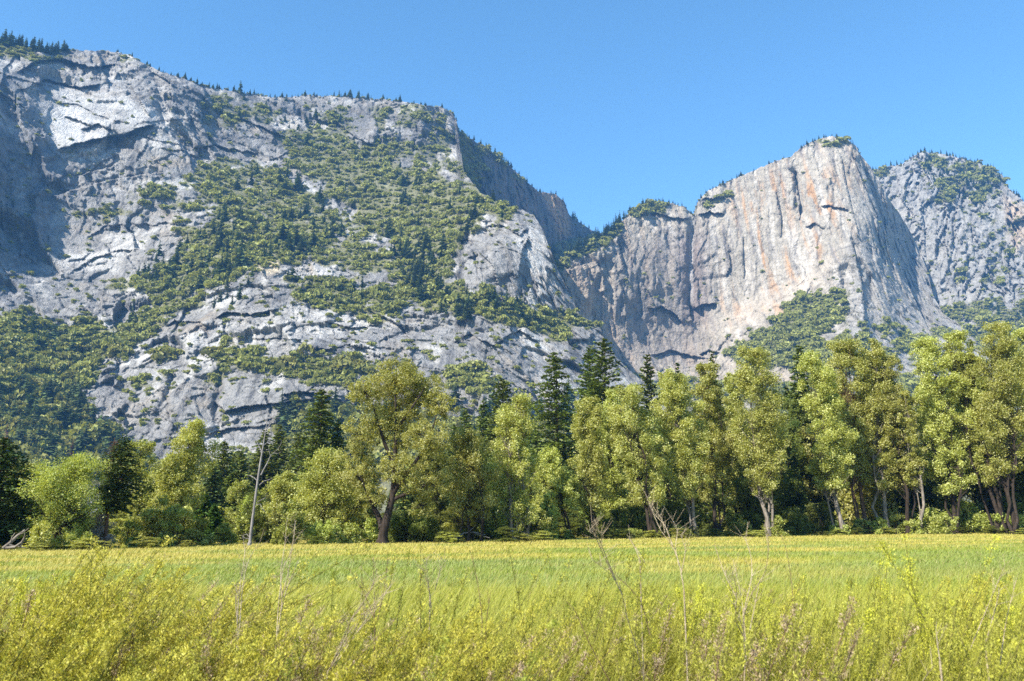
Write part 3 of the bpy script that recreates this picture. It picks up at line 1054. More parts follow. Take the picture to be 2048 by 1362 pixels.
bushes, conifers = [], []
LEDGE = []
for S in SHEETS:       # where the rock lies flat enough to hold soil
    dY = np.gradient(S.V[:, :, 1], axis=0); dZ = np.gradient(S.V[:, :, 2], axis=0)
    sl = dZ / np.maximum(dY, 0.01)
    fl = 1 - sstep(0.45, 1.0, np.abs(sl))
    pn_ = fbm(np.c_[S.XX.ravel() / 30, S.YY.ravel() / 24, S.XX.ravel() * 0 + 2], 4, 93, 0.6).reshape(fl.shape)
    LEDGE.append(fl * sstep(-.1, .25, pn_))
rv = np.random.RandomState(5)
for k, (S, vm) in enumerate(zip(SHEETS, VMASK)):
    x0, x1 = max(S.xs[0], -60), min(S.xs[-1], 2110)
    stepx, stepy = (10.0, 7.5) if k == 0 else (7.0, 5.6)
    ybot = {0: 960, 1: 700, 2: 880, 3: 760}[k]
    for gx_ in np.arange(x0, x1, stepx):
        for gy_ in np.arange(60, ybot, stepy):
            x = gx_ + rv.uniform(-.5, .5) * stepx; y = gy_ + rv.uniform(-.5, .5) * stepy
            c = int(np.clip(np.searchsorted(S.xs, x), 0, len(S.xs) - 1))
            if y < S.top[c] + 1 or (k == 2 and y > 800 and not 1540 < x < 1670):
                continue
            r = int(np.argmin(np.abs(S.YY[:, c] - y)))
            m = vm[r, c]
            p = max(m, {0: 0.07, 1: 0.04, 2: 0.015, 3: 0.07}[k] + {0: 0.55, 1: .4, 2: 0.22, 3: 0.5}[k] * LEDGE[k][r, c])
            if rv.rand() > p:
                continue
            P = S.V[r, c]
            dense = m > 0.5
            R = min(9.5, 2.6 + rv.exponential(2.4)) if dense else rv.uniform(1.5, 4.4)
            if k >= 1: R *= 1.25
            if k == 0 and y > 690 and dense: R *= 1.12
            bushes.append((R / P[1], k, x, y, P, R))


def add_conifer(k, S, x, y, h, kind=0):
    c = int(np.clip(np.searchsorted(S.xs, x), 0, len(S.xs) - 1))
    y = max(y, S.top[c])
    P = S.spot(x, y)
    conifers.append((h / P[1], k, x, y, P, h, kind))


def scatter(k, S, poly, n, h0, h1):
    h0 *= 1.15; h1 *= 1.4
    xs_ = [p[0] for p in poly]; ys_ = [p[1] for p in poly]
    done = 0
    for _ in range(n * 20):
        if done >= n: break
        x, y = rv.uniform(min(xs_), max(xs_)), rv.uniform(min(ys_), max(ys_))
        if inside(poly, np.array([x]), np.array([y]))[0]:
            add_conifer(k, S, x, y, rv.uniform(h0, h1)); done += 1


# along the ridge lines, in uneven groups
for x in np.r_[np.linspace(-6, 130, 26), np.linspace(225, 330, 8), np.linspace(330, 620, 40), np.linspace(620, 905, 30)]:
    x = x + rv.uniform(-9, 9)
    h = rv.choice([4, 6, 9, 12, 16], p=[.3, .3, .22, .12, .06])
    if x < 130: h = rv.uniform(12, 26)
    add_conifer(0, S1, x, 0, h)
for x, h in [(480, 26), (393, 14), (370, 13), (468, 13), (418, 12), (508, 14), (700, 17), (717, 17), (735, 15), (800, 15), (610, 12), (20, 28), (35, 24), (8, 30), (80, 24), (92, 22), (108, 16), (124, 14), (318, 9), (300, 7)]:
    add_conifer(0, S1, x, 0, h)
for x in np.linspace(905, 1180, 34):
    add_conifer(1, S2, x + rv.uniform(-4, 4), 0, rv.uniform(7, 16))
for x, h in [(1145, 24), (1150, 26), (990, 16), (1012, 15)]:
    add_conifer(1, S2, x, 0, h)
for x in np.linspace(1130, 1262, 26):
    add_conifer(2, S3, x + rv.uniform(-3, 3), 0, rv.uniform(12, 24))
for x in np.r_[np.linspace(1262, 1385, 18), np.linspace(1394, 1480, 11), np.linspace(1480, 1600, 5), np.linspace(1600, 1715, 16)]:
    add_conifer(2, S3, x + rv.uniform(-3, 3), 0, rv.uniform(5, 11))
for x, h in [(1208, 26), (1232, 30), (1240, 28), (1286, 15), (1325, 15), (1318, 12), (1218, 22), (1195, 26)]:
    add_conifer(2, S3, x, 0, h)
for x in np.linspace(1715, 2046, 48):
    add_conifer(3, S4, x + rv.uniform(-3, 3), 0, rv.uniform(7, 17))
# on the slopes
scatter(0, S1, [(250, 560), (420, 420), (500, 330), (560, 330), (640, 400), (700, 470), (620, 520), (520, 530), (400, 590)], 95, 12, 24)
scatter(0, S1, [(560, 280), (720, 290), (850, 340), (1040, 425), (900, 500), (760, 470), (640, 370)], 55, 9, 18)
scatter(0, S1, [(770, 470), (900, 500), (880, 600), (800, 600)], 42, 14, 26)
scatter(0, S1, [(390, 185), (620, 205), (700, 240), (560, 270), (420, 240)], 30, 8, 14)
scatter(0, S1, [(560, 540), (760, 570), (820, 640), (640, 630)], 22, 9, 16)
scatter(0, S1, [(830, 590), (960, 570), (1180, 640), (1060, 660), (900, 640)], 30, 10, 18)
scatter(0, S1, [(-10, 650), (250, 640), (330, 620), (200, 740), (160, 800), (-10, 800)], 30, 12, 20)
scatter(0, S1, [(-20, 800), (160, 800), (240, 890), (300, 930), (300, 960), (-20, 960)], 80, 12, 24)
scatter(0, S1, [(560, 790), (700, 830), (1000, 790), (1260, 800), (1260, 900), (560, 900)], 60, 12, 24)
scatter(0, S1, [(380, 600), (520, 480), (540, 560), (420, 640)], 14, 9, 15)
scatter(0, S1, [(540, 715), (640, 712), (740, 735), (700, 772), (545, 750)], 8, 9, 14)
scatter(1, S2, [(1100, 500), (1165, 470), (1230, 480), (1200, 560), (1100, 600)], 46, 14, 26)
scatter(2, S3, [(1130, 512), (1250, 445), (1230, 475), (1150, 525)], 26, 12, 22)
scatter(2, S3, [(1500, 680), (1640, 580), (1680, 640), (1640, 720), (1480, 740)], 14, 9, 16)
scatter(2, S3, [(1480, 720), (1760, 730), (1760, 790), (1480, 790)], 26, 14, 24)
scatter(3, S4, [(1840, 315), (1990, 345), (2020, 390), (1930, 410), (1860, 360)], 60, 10, 18)
scatter(3, S4, [(1860, 640), (2050, 600), (2050, 720), (1860, 720)], 30, 10, 18)
for x, y, h in [(8, 905, 25), (140, 935, 23), (1025, 612, 15), (515, 390, 14)]:
    add_conifer(0, S1, x, y, h, 1)

for k, S, a_, b_ in [(0, S1, -5, 905), (1, S2, 905, 1180), (2, S3, 1125, 1720), (3, S4, 1715, 2050)]:
    for _ in range(int((b_ - a_) / 7)):        # low brush along the skyline
        x = rv.uniform(a_, b_); c = int(np.clip(np.searchsorted(S.xs, x), 0, len(S.xs) - 1))
        if fbm(np.array([[x / 40.0, k * 3.0, 0]]), 3, 95)[0] < 0.0: continue
        P = S.spot(x, S.top[c]); R = rv.uniform(1.2, 3.2)
        bushes.append((R / P[1], k, x, S.top[c], P, R))
bushes.sort(key=lambda b: -b[0])
conifers.sort(key=lambda b: (-b[6], -b[0]))


def far_label(kind, k, x, y):
    return kind + " on " + place_name(k, x, y)


for i, (q, k, x, y, P, R) in enumerate(bushes[:290]):
    o = link("mountain_shrub", bush_me[i % 6])
    o.location = (P[0], P[1], P[2] - R * 0.25)
    o.scale = (R * rv.uniform(.9, 1.3), R * rv.uniform(.9, 1.3), R * rv.uniform(1.0, 1.5))
    o.rotation_euler = (0, 0, rv.uniform(0, 6.28))
    pn = place_name(k, x, y)
    tag(o, "large rounded olive shrub on " + pn, "shrub", "large shrubs on " + pn)
for i, (q, k, x, y, P, h, kind) in enumerate(conifers[:296]):
    me = coni_me[i % 6]
    if kind:
        me = coni_me[i % 6].copy(); me.materials.clear(); me.materials.append(M['dead_needles'])
    o = link("mountain_conifer", me)
    o.location = (P[0], P[1], P[2] - h * 0.04)
    ww = h * rv.uniform(.75, 1.55)
    o.scale = (ww, ww, h)
    o.rotation_euler = (0, 0, rv.uniform(0, 6.28))
    if kind:
        dn = {8: "rust red dead conifer at the foot of the left cliffs, nearest the picture's left edge", 140: "rust red dead conifer below the green apron, right of a redder one",
              1025: "small rust brown dead conifer on the green ledge below the knob", 515: "small rust brown dead conifer on the wooded middle slope"}[x]
        tag(o, dn, "conifer")
    else:
        pn = place_name(k, x, y)
        tag(o, "tiny dark conifer on " + pn, "conifer", "conifers on " + pn)


def merged(name, src, items, mat, kind, squash):
    V, F, T, n = [], [], [], 0
    for i, (P, sx, sz) in enumerate(items):
        v, f, t = src[i % len(src)]
        a = rv.uniform(0, 6.28); ca, sa = math.cos(a), math.sin(a)
        w = np.stack([(v[:, 0] * ca - v[:, 1] * sa) * sx + P[0], (v[:, 0] * sa + v[:, 1] * ca) * sx + P[1], v[:, 2] * sz + P[2] - sz * squash], 1)
        V.append(w); F.append(f + n); n += len(v)
        b = rv.uniform(-.22, .22)
        T.append(np.clip(t * 0.7 + 0.15 + b, 0, 1))
    return link(name, mesh(name, np.concatenate(V), np.concatenate(F), mat, False, {'tint': np.concatenate(T)}))


o = merged("mountain_brush", BUSH, [(P, R * rv.uniform(.85, 1.25), R * rv.uniform(.95, 1.5)) for q, k, x, y, P, R in bushes[290:]], M['brush'], 'stuff', 0.25)
tag(o, kind='stuff')
o = merged("mountain_forest", CONI, [(P, h * rv.uniform(.75, 1.5), h) for q, k, x, y, P, h, kd in conifers[296:]], M['far_needles'], 'stuff', 0.04)
tag(o, kind='stuff')
print("bushes", len(bushes), "conifers", len(conifers))
# ------------------------------------------------------------------ trees of the meadow's edge
M['cottonwood'] = mat_leaf("cottonwood_leaves", (0.285, 0.288, 0.056), 0.58, 0.42, pale=(0.64, 0.62, 0.27), gloss=0.45)
M['willow'] = mat_leaf("willow_leaves", (0.27, 0.292, 0.052), 0.5, 0.42, pale=(0.58, 0.57, 0.22), gloss=0.4)
M['thicket'] = mat_leaf("thicket_leaves", (0.165, 0.185, 0.036), 0.42, 0.42, gloss=0.3)
M['needles'] = mat_leaf("pine_needles", (0.155, 0.19, 0.038), 0.45, 0.16, gloss=0.2)
M['bluish'] = mat_leaf("fir_needles", (0.085, 0.122, 0.036), 0.4, 0.14, gloss=0.2)
M['young'] = mat_leaf("young_needles", (0.085, 0.145, 0.030), 0.35, 0.22, gloss=0.2)
M['bark_dark'] = mat_bark("dark_bark", (0.020, 0.015, 0.011), (0.065, 0.048, 0.036), 5)
M['bark_pale'] = mat_bark("pale_bark", (0.10, 0.08, 0.06), (0.29, 0.245, 0.195), 4)
M['bark_red'] = mat_bark("red_bark", (0.06, 0.035, 0.022), (0.17, 0.10, 0.065), 4)
M['dead_wood'] = mat_bark("weathered_wood", (0.12, 0.108, 0.098), (0.32, 0.29, 0.265), 5)
M['dead_twigs'] = mat_bark("dead_twigs", (0.24, 0.20, 0.17), (0.44, 0.38, 0.33), 8)


def tube(pts, rad, k=5):
    """tapered limb through pts (n,3) with radii rad"""
    pts = np.asarray(pts, float); n = len(pts)
    d = np.gradient(pts, axis=0); d = unit(d)
    ref = np.array([0.31, 0.95, 0.05])
    u = unit(np.cross(d, ref)); v = np.cross(d, u)
    a = np.arange(k) * 2 * math.pi / k
    rad = np.asarray(rad, float)
    V = pts[:, None] + rad[:, None, None] * (np.cos(a)[None, :, None] * u[:, None] + np.sin(a)[None, :, None] * v[:, None])
    idx = np.arange(n * k).reshape(n, k)
    F = np.stack([idx[:-1], np.roll(idx[:-1], -1, 1), np.roll(idx[1:], -1, 1), idx[1:]], 2).reshape(-1, 4)
    return V.reshape(-1, 3), F


def join2(parts):
    V, F, k = [], [], 0
    for v, f in parts:
        V.append(v); F.append(f + k); k += len(v)
    return np.concatenate(V), np.concatenate(F)


def curve_pts(a, b, n, bow, rs, wob=0.0):
    t = np.linspace(0, 1, n)[:, None]
    p = a + (b - a) * t + np.asarray(bow) * (t * (1 - t) * 4)
    if wob:
        w = rs.normal(size=(n, 3)) * wob; w[0] = 0; w[-1] = 0
        p = p + w
    return p


def broadleaf(seed, H, Wd, cb=0.2, lean=0.0, stems=1, clumps=70, leaves=9000, leaf=0.17, trunk=None, shape='oval', spread=0.0, wind=0.12, fork=0.0, droop=0.0):
    """returns (trunk V,F), (crown V,F,tint).  H height, Wd crown half width, cb height of the lowest leaves / H, lean = sideways drift of the top (m)"""
    rs = np.random.RandomState(seed)
    tr = trunk or H * 0.0095 + 0.05
    parts = []
    axes = []
    for s in range(stems):
        ang = rs.rand() * 6.28 if s else 0
        off = np.array([math.cos(ang), math.sin(ang) * .7, 0]) * (0.0 if s == 0 else rs.uniform(.35, 1.0) * max(spread, 0.5))
        top = np.array([lean + (rs.uniform(-.55, .55) * Wd if s else 0), rs.uniform(-.3, .3) * Wd if s else 0, H * (0.93 if s == 0 else rs.uniform(.6, .86))])
        if fork and s == 1:
            off = np.array([-tr * 0.2, 0, H * 0.035]); top = np.array([-fork, -0.3, H * .66])
        n = 10
        p = curve_pts(off, top, n, (rs.normal() * .02 * H, rs.normal() * .02 * H, 0), rs, 0.010 * H)
        r0 = tr * (1.0 if s == 0 else rs.uniform(.45, .75))
        r = r0 * (1 - np.linspace(0, 1, n) ** 0.9) + 0.015
        r[0] *= 1.35
        parts.append(tube(p, r, 7))
        axes.append((p, r))
    C, R = [], []
    nl = int(np.clip(clumps / 13, 5, 16))
    lob = []
    for i in range(nl):
        t = (i + rs.rand()) / nl
        lob.append((t, rs.rand() * 6.28, rs.uniform(.15, .72), rs.uniform(.26, .46)))
    for i in range(clumps):
        lt, la, lr, ls = lob[rs.randint(nl)]
        t = float(np.clip(lt + rs.normal() * 0.095, 0, 1))
        if rs.rand() < .22:      # stray sprays that break the outline
            t, la, lr, ls = rs.rand(), rs.rand() * 6.28, rs.uniform(.5, 1.0), .2
        if shape == 'oval':
            prof = math.sin(math.pi * (0.10 + 0.83 * t)) ** 0.62
        elif shape == 'dome':
            prof = (1 - t ** 2.2) ** 0.5 * (0.78 + 0.22 * t)
        elif shape == 'column':
            prof = min(1, 2.2 * (1 - t) + .1) ** .7 * min(1, .55 + t)
        else:
            prof = math.sin(math.pi * (0.05 + 0.9 * t)) ** 0.5
        z = H * (cb + (1 - cb) * t * 0.95)
        ox = Wd * (prof * lr * math.cos(la) + ls * rs.normal() * 0.55)
        oy = Wd * (prof * lr * math.sin(la) + ls * rs.normal() * 0.55)
        rr = min(math.hypot(ox, oy), Wd * prof * 1.2); a = math.atan2(oy, ox)
        ax, ar = axes[rs.randint(len(axes))]
        zi = np.interp(z, ax[:, 2], np.arange(len(ax)))
        cx = np.interp(zi, np.arange(len(ax)), ax[:, 0]) if len(axes) == 1 or rs.rand() < .3 else lean * z / H
        cy_ = np.interp(zi, np.arange(len(ax)), ax[:, 1]) if len(axes) == 1 else 0
        c = np.array([cx + math.cos(a) * rr, cy_ + math.sin(a) * rr, z - droop * rr * .4])
        C.append(c); R.append(Wd * rs.uniform(.10, .24) * (0.75 + 0.5 * prof))
        # the limb that carries it
        zb = max(H * 0.05, z - rs.uniform(.35, .9) * max(rr, .2 * Wd) - 0.04 * H)
        k = np.interp(zb, ax[:, 2], np.arange(len(ax)))
        b = np.array([np.interp(k, np.arange(len(ax)), ax[:, j]) for j in range(3)])
        rb = np.interp(k, np.arange(len(ax)), ar)
        r0 = min(rb * 0.6, 0.018 * np.linalg.norm(c - b) + 0.02)
        parts.append(tube(curve_pts(b, c, 5, (0, 0, -0.08 * rr), rs, 0.03 * rr), np.linspace(r0, 0.012, 5), 4))
    C = np.array(C); R = np.array(R)
    w = R ** 2; w /= w.sum()
    k = rs.choice(len(C), leaves, p=w)
    d = unit(rs.normal(size=(leaves, 3)))
    rad = R[k][:, None] * (rs.rand(leaves, 1) ** 0.45)
    rad = rad * np.where(rs.rand(leaves, 1) < .11, rs.uniform(1.1, 2.3, (leaves, 1)), 1)
    P = C[k] + d * rad * np.array([1.1, 1.0, 1.1])
    P[:, 2] = np.maximum(P[:, 2], 0.15)
    u, v = rand_frames(rs, leaves, 0.5)
    u = unit(u + np.array([wind * 4, 0, wind * 1.6]))
    v = unit(np.cross(unit(np.cross(u, v)), u))
    s = leaf * rs.uniform(.65, 1.25, (leaves, 1))
    V, F = diamonds(P, u * s * 1.15, v * s * 0.5)
    ct = rs.rand(len(C))
    t = np.clip(rs.rand(leaves) * 0.72 + ct[k] * 0.28, 0, 1)
    return join2(parts), (V, F, np.repeat(t, 4))


def conifer(seed, H, Wd, cb=0.12, sprays=5200, leaf=0.42, shape='spire', bare=False):
    rs = np.random.RandomState(seed)
    n = 8
    p = curve_pts(np.zeros(3), np.array([rs.normal() * .01 * H, 0, H]), n, (rs.normal() * .008 * H, 0, 0), rs, 0.002 * H)
    parts = [tube(p, (H * 0.0125 + .05) * (1 - np.linspace(0, 1, n)) + 0.02, 7)]
    B = []
    z = cb
    while z < 0.99:
        t = (z - cb) / (1 - cb)
        if shape == 'spire':
            prof = (1 - t) ** 0.68 * min(1, 0.62 + 1.6 * t) + 0.02
        elif shape == 'pine':
            prof = (1 - t) ** 0.55 * min(1, 0.5 + 1.5 * t) * .95 + 0.03
        else:
            prof = math.sin(math.pi * (0.18 + 0.80 * t)) ** 0.7
        k = rs.randint(4, 8)
        a0 = rs.rand() * 6.28
        for j in range(k):
            B.append((z + rs.uniform(-.012, .012), a0 + j * 6.28 / k + rs.uniform(-.4, .4), Wd * prof * rs.uniform(.62, 1.16), t))
        z += rs.uniform(.018, .032) * (1 - 0.35 * t)
    L = np.array([b[2] for b in B]) + .25
    cnt = np.maximum(5, (sprays * L / L.sum()).astype(int))
    Cc, U, Vv, T = [], [], [], []
    for (z, a, r, t), m in zip(B, cnt):
        o = np.array([math.cos(a), math.sin(a), 0]); sd = np.array([-o[1], o[0], 0])
        rise = (0.28 + 0.5 * t) if shape == 'pine' else (-0.05 + 0.45 * t)
        q = rs.rand(m) ** 0.72
        bend = -0.30 * q ** 2 + rise * q
        wid = 0.30 * r * (1 - q * 0.75) * rs.uniform(-1, 1, m)
        P = np.array([0, 0, z * H]) + o * (q * r)[:, None] + sd * wid[:, None]
        P[:, 2] += bend * r + rs.normal(size=m) * 0.10 * (0.4 + r * .3)
        d = unit(o * 1.0 + sd * rs.uniform(-.9, .9, (m, 1)) + np.c_[np.zeros((m, 2)), rs.uniform(-.35, .45, m)])
        nrm = unit(np.c_[rs.normal(size=(m, 2)) * .55, np.ones(m)])
        v = unit(np.cross(nrm, d))
        s = leaf * rs.uniform(.6, 1.2, (m, 1)) * (0.55 + 0.45 * (1 - t))
        Cc.append(P); U.append(d * s); Vv.append(v * s * 0.55); T.append(np.clip(rs.rand(m) * .6 + .4 * q * rs.rand(), 0, 1))
        if r > 0.5:
            e = np.array([0, 0, z * H]) + o * r * .9; e[2] += (-0.30 * .8 + rise * .9) * r
            parts.append(tube(curve_pts(np.array([0, 0, z * H]), e, 3, (0, 0, 0.03 * r), rs), [0.012 * r + .02, .02, .008], 3))
    V, F = diamonds(np.concatenate(Cc), np.concatenate(U), np.concatenate(Vv))
    return join2(parts), (V, F, np.repeat(np.concatenate(T), 4))


def put_tree(name, label, cat, tv, cv, bark, leaf, loc, rz=0.0, group=None, crown='crown', trunk='trunk'):
    e = empty(name, loc, rz)
    tag(e, label, cat, group)
    link(trunk, mesh(trunk, tv[0], tv[1], M[bark], True), e)
    link(crown, mesh(crown, cv[0], cv[1], M[leaf], False, {'tint': cv[2]}), e)
    return e


def edge_Y(px, py):
    """how far off the meadow's edge lies where the photograph shows it at (px, py)"""
    dx, dy, dz = ray(px, py)
    Y = 70.0
    for _ in range(12):
        Y = (CAMZ - float(gz(dx / dy * Y, Y)) - 0.42) / max(1e-4, -(dz / dy))
        Y = min(max(Y, 30), 130)
    return Y


EDGE = [(-60, 1094), (0, 1094), (200, 1089), (400, 1084), (600, 1082), (770, 1081), (950, 1078), (1150, 1073), (1300, 1071), (1530, 1067), (1700, 1066), (1850, 1064.5), (2048, 1064), (2150, 1064)]
ex, ey = np.array(EDGE, float).T


def yedge(px):
    return edge_Y(px, float(np.interp(px, ex, ey)))


def ground_at(px, Y):
    x = x_at(px, Y)
    return x, Y, float(gz(x, Y))


def tree_dims(px, top, Y, hw):
    x, y, z = ground_at(px, Y)
    H = float(top_z(top, Y)) - z
    return (x, y, z - 0.05), H, hw / FPX * Y


# base px, top, extra distance, half width px, crown base px, lean px, stems, bark, leaf, shape, label
BROAD = [
    (118, 910, 2, 78, 1062, 4, 3, 'bark_dark', 'willow', 'oval', "full pale green cottonwood with three dark stems, left of the half bare juniper"),
    (38, 926, 14, 62, 1050, 0, 1, 'bark_dark', 'willow', 'oval', "pale cottonwood behind the fallen grey log, next to the dark conifer at the left edge"),
    (340, 836, 3, 62, 1030, 34, 2, 'bark_dark', 'cottonwood', 'column', "tall ragged cottonwood right of the juniper, its narrow top leaning to the right"),
    (272, 880, 16, 52, 1040, -4, 1, 'bark_dark', 'willow', 'oval', "light green cottonwood directly behind the half bare juniper"),
    (561, 943, 12, 52, 1020, 8, 2, 'bark_dark', 'cottonwood', 'dome', "low spreading tree with a dark leaning trunk just right of the white dead snag"),
    (476, 962, 26, 38, 1050, 6, 1, 'bark_dark', 'willow', 'oval', "small yellow green tree behind the white dead snag, left of its foot"),
    (508, 985, 22, 34, 1060, 0, 1, 'bark_dark', 'willow', 'dome', "short yellow green tree partly behind the white dead snag's trunk"),
    (642, 898, 8, 66, 1040, 10, 2, 'bark_dark', 'cottonwood', 'oval', "rounded cottonwood between the tall spire pine and the largest cottonwood"),
    (702, 955, 12, 56, 1050, 0, 2, 'bark_dark', 'cottonwood', 'dome', "low leafy tree tucked under the left side of the largest cottonwood"),
    (872, 880, 16, 52, 1040, -8, 1, 'bark_dark', 'thicket', 'oval', "darker tree standing behind the right side of the largest cottonwood"),
    (936, 858, 2, 60, 1010, -4, 6, 'bark_dark', 'cottonwood', 'oval', "cottonwood on six thin dark stems beside the bleached deadfall"),
    (1032, 784, 3, 62, 1045, 0, 3, 'bark_pale', 'cottonwood', 'oval', "tall pale cottonwood with a narrow top, between the six stemmed and the dark leaning tree"),
    (1086, 925, 8, 44, 1040, 2, 1, 'bark_dark', 'cottonwood', 'dome', "small leafy tree behind the pale bush beside the dark leaning trunk"),
    (1143, 893, 0, 50, 990, -46, 2, 'bark_dark', 'cottonwood', 'dome', "tree with a thick dark trunk leaning left, right of the pale bush"),
    (1184, 788, 2, 56, 1000, -8, 4, 'bark_dark', 'cottonwood', 'oval', "cottonwood with four slim dark stems in front of the pair of tall pines"),
    (1238, 772, 12, 46, 1010, -6, 1, 'bark_dark', 'cottonwood', 'oval', "cottonwood standing back in shade, between the four stemmed one and a left leaning neighbour"),
    (1303, 764, 1, 66, 960, -44, 2, 'bark_dark', 'cottonwood', 'oval', "cottonwood whose dark slender trunk leans well to the left, above the dead pale branches"),
    (1394, 736, 1, 60, 950, -46, 2, 'bark_pale', 'cottonwood', 'oval', "cottonwood with a brown trunk leaning left, second of two left leaning ones"),
    (1436, 720, 5, 52, 960, -4, 2, 'bark_dark', 'cottonwood', 'oval', "upright cottonwood with twin dark stems, just right of the left leaning ones"),
    (1474, 735, 12, 44, 970, 0, 1, 'bark_dark', 'cottonwood', 'oval', "narrow cottonwood set back, left of the tall one with the pale forked trunk"),
    (1538, 690, 1, 66, 950, -18, 2, 'bark_pale', 'cottonwood', 'oval', "tall full cottonwood with a pale forked trunk, left of the gap showing white rock"),
    (1688, 694, 0, 60, 930, -34, 2, 'bark_pale', 'cottonwood', 'oval', "cottonwood with a pale bare trunk leaning left at the very edge of the grass"),
    (1736, 672, 3, 58, 920, -6, 2, 'bark_red', 'cottonwood', 'oval', "tall cottonwood with a stout reddish trunk, right of the pale leaning one"),
    (1777, 668, 2, 50, 930, 6, 1, 'bark_pale', 'cottonwood', 'column', "tall narrow cottonwood with a straight tan trunk"),
    (1817, 700, 3, 48, 930, -6, 1, 'bark_dark', 'cottonwood', 'oval', "cottonwood with a straight dark trunk beside a short crooked pale one"),
    (1838, 775, 1, 32, 930, -2, 1, 'bark_pale', 'cottonwood', 'oval', "slight cottonwood with a short crooked pale trunk"),
    (1906, 668, 4, 58, 940, -8, 2, 'bark_dark', 'cottonwood', 'oval', "tall cottonwood with a dark trunk above the bright bushes at the right"),
    (1992, 655, 2, 54, 920, -34, 1, 'bark_dark', 'cottonwood', 'oval', "cottonwood with a long slim trunk leaning left, left of the thickest trunk"),
    (2010, 702, 3, 40, 930, -28, 1, 'bark_dark', 'cottonwood', 'oval', "slimmer cottonwood leaning left, close against a taller leaning one"),
    (2036, 636, 1, 66, 900, 0, 2, 'bark_dark', 'cottonwood', 'oval', "tallest cottonwood with the thickest dark trunk at the right edge"),
    (2098, 650, 4, 60, 930, 0, 1, 'bark_dark', 'cottonwood', 'oval', "cottonwood cut by the right edge of the picture"),
    (1602, 790, 26, 40, 1000, 0, 1, 'bark_dark', 'thicket', 'oval', "dark shaded tree standing back in the gap under the white rock"),
]
for i, (px, top, dY, hw, cbp, lean, st_, bark, leaf, shp, lab) in enumerate(BROAD):
    Y = yedge(px) + dY
    loc, H, Wd = tree_dims(px, top, Y, hw)
    cbp = min(cbp + (40 if px > 1200 else 20), 1056)
    cb = max(0.05, (float(top_z(cbp, Y)) - loc[2]) / H)
    area = (hw * (cbp - top)) / 10000.0
    nl = int(np.clip(28000 * area, 9000, 44000))
    lf = 0.00108 * Y
    tv, cv = broadleaf(300 + i, H, Wd * (0.84 if px > 1000 else 0.9), cb, lean / FPX * Y, st_ + (1 if px > 1290 else 0), int(70 + 75 * area), nl, lf, None, shp, spread=1.5)
    put_tree("cottonwood" if leaf != 'thicket' else "shade_tree", lab, "tree", tv, cv, bark, leaf, loc)

# the largest cottonwood, alone on the grass
Y = yedge(765)
loc, H, Wd = tree_dims(765, 716, Y, 112)
BIG = [(790, 762, 56, 150), (735, 790, 40, 80), (845, 785, 50, 110), (880, 815, 36, 60), (722, 868, 40, 80), (785, 850, 56, 110), (858, 880, 44, 90), (712, 950, 44, 90), (745, 995, 34, 50),
       (800, 945, 46, 70), (862, 965, 40, 70), (700, 905, 34, 40), (840, 1010, 30, 40)]
rb_ = np.random.RandomState(290)
mp_ = Y / FPX
bx, by, bz = loc
trunk_parts = []


def bigpt(px, py, dy=0.0):
    p = np.array(at(px, py, Y), float); p[1] += dy
    return p - np.array(loc)


for pts, r0, r1 in [([(765, 1084), (768, 1060), (776, 1030), (786, 990), (790, 930), (792, 850), (790, 770)], .50, .06),
                    ([(766, 1056), (756, 1035), (744, 1010), (730, 975), (716, 945)], .34, .06),
                    ([(786, 985), (812, 950), (838, 915), (858, 880), (876, 820)], .26, .04),
                    ([(790, 930), (770, 890), (758, 850), (742, 800)], .24, .04),
                    ([(792, 860), (815, 830), (838, 795), (850, 770)], .18, .03),
                    ([(784, 1000), (820, 985), (850, 972), (866, 960)], .2, .03), ([(758, 850), (735, 838), (715, 820)], .1, .02)]:
    P = np.array([bigpt(a_, b_, rb_.normal() * .25 * (k_ > 0)) for k_, (a_, b_) in enumerate(pts)])
    t = np.linspace(0, len(pts) - 1, len(pts) * 3)
    P = np.stack([np.interp(t, np.arange(len(pts)), P[:, q_]) for q_ in range(3)], 1)
    P[1:-1] = (P[:-2] + 2 * P[1:-1] + P[2:]) / 4
    rr_ = np.linspace(r0, r1, len(P)); rr_[0] *= 1.35
    trunk_parts.append(tube(P, rr_, 8))
Cc, Rr = [], []
for px, py, rpx, m in BIG:
    c0 = bigpt(px, py, rb_.uniform(-2.2, 2.2))
    for _ in range(m):
        d = unit(rb_.normal(size=3)) * rb_.rand() ** .4 * rpx * mp_ * np.array([1.05, 1.15, .9])
        c1 = c0 + d
        Cc.append(c1); Rr.append(rpx * mp_ * rb_.uniform(.12, .26))
        if rb_.rand() < .25:
            trunk_parts.append(tube(curve_pts(c0, c1, 4, (0, 0, -.1), rb_, .08), [.05, .035, .02, .01], 4))
Cc = np.array(Cc); Rr = np.array(Rr)
nL = 66000
k = rb_.choice(len(Cc), nL, p=Rr ** 2 / (Rr ** 2).sum())
P = Cc[k] + unit(rb_.normal(size=(nL, 3))) * Rr[k][:, None] * rb_.rand(nL, 1) ** .45
u, v = rand_frames(rb_, nL, .5)
u = unit(u + np.array([.5, 0, .2])); v = unit(np.cross(unit(np.cross(u, v)), u))
s_ = 0.00110 * Y * rb_.uniform(.65, 1.25, (nL, 1))
V, F = diamonds(P, u * s_ * 1.15, v * s_ * .5)
ct = rb_.rand(len(Cc))
cv = (V, F, np.repeat(np.clip(rb_.rand(nL) * .72 + ct[k] * .28, 0, 1), 4))
tv = join2(trunk_parts)
put_tree("cottonwood", "largest cottonwood, broad crowned on a thick forked dark trunk at the meadow's edge", "tree", tv, cv, 'bark_dark', 'cottonwood', loc)

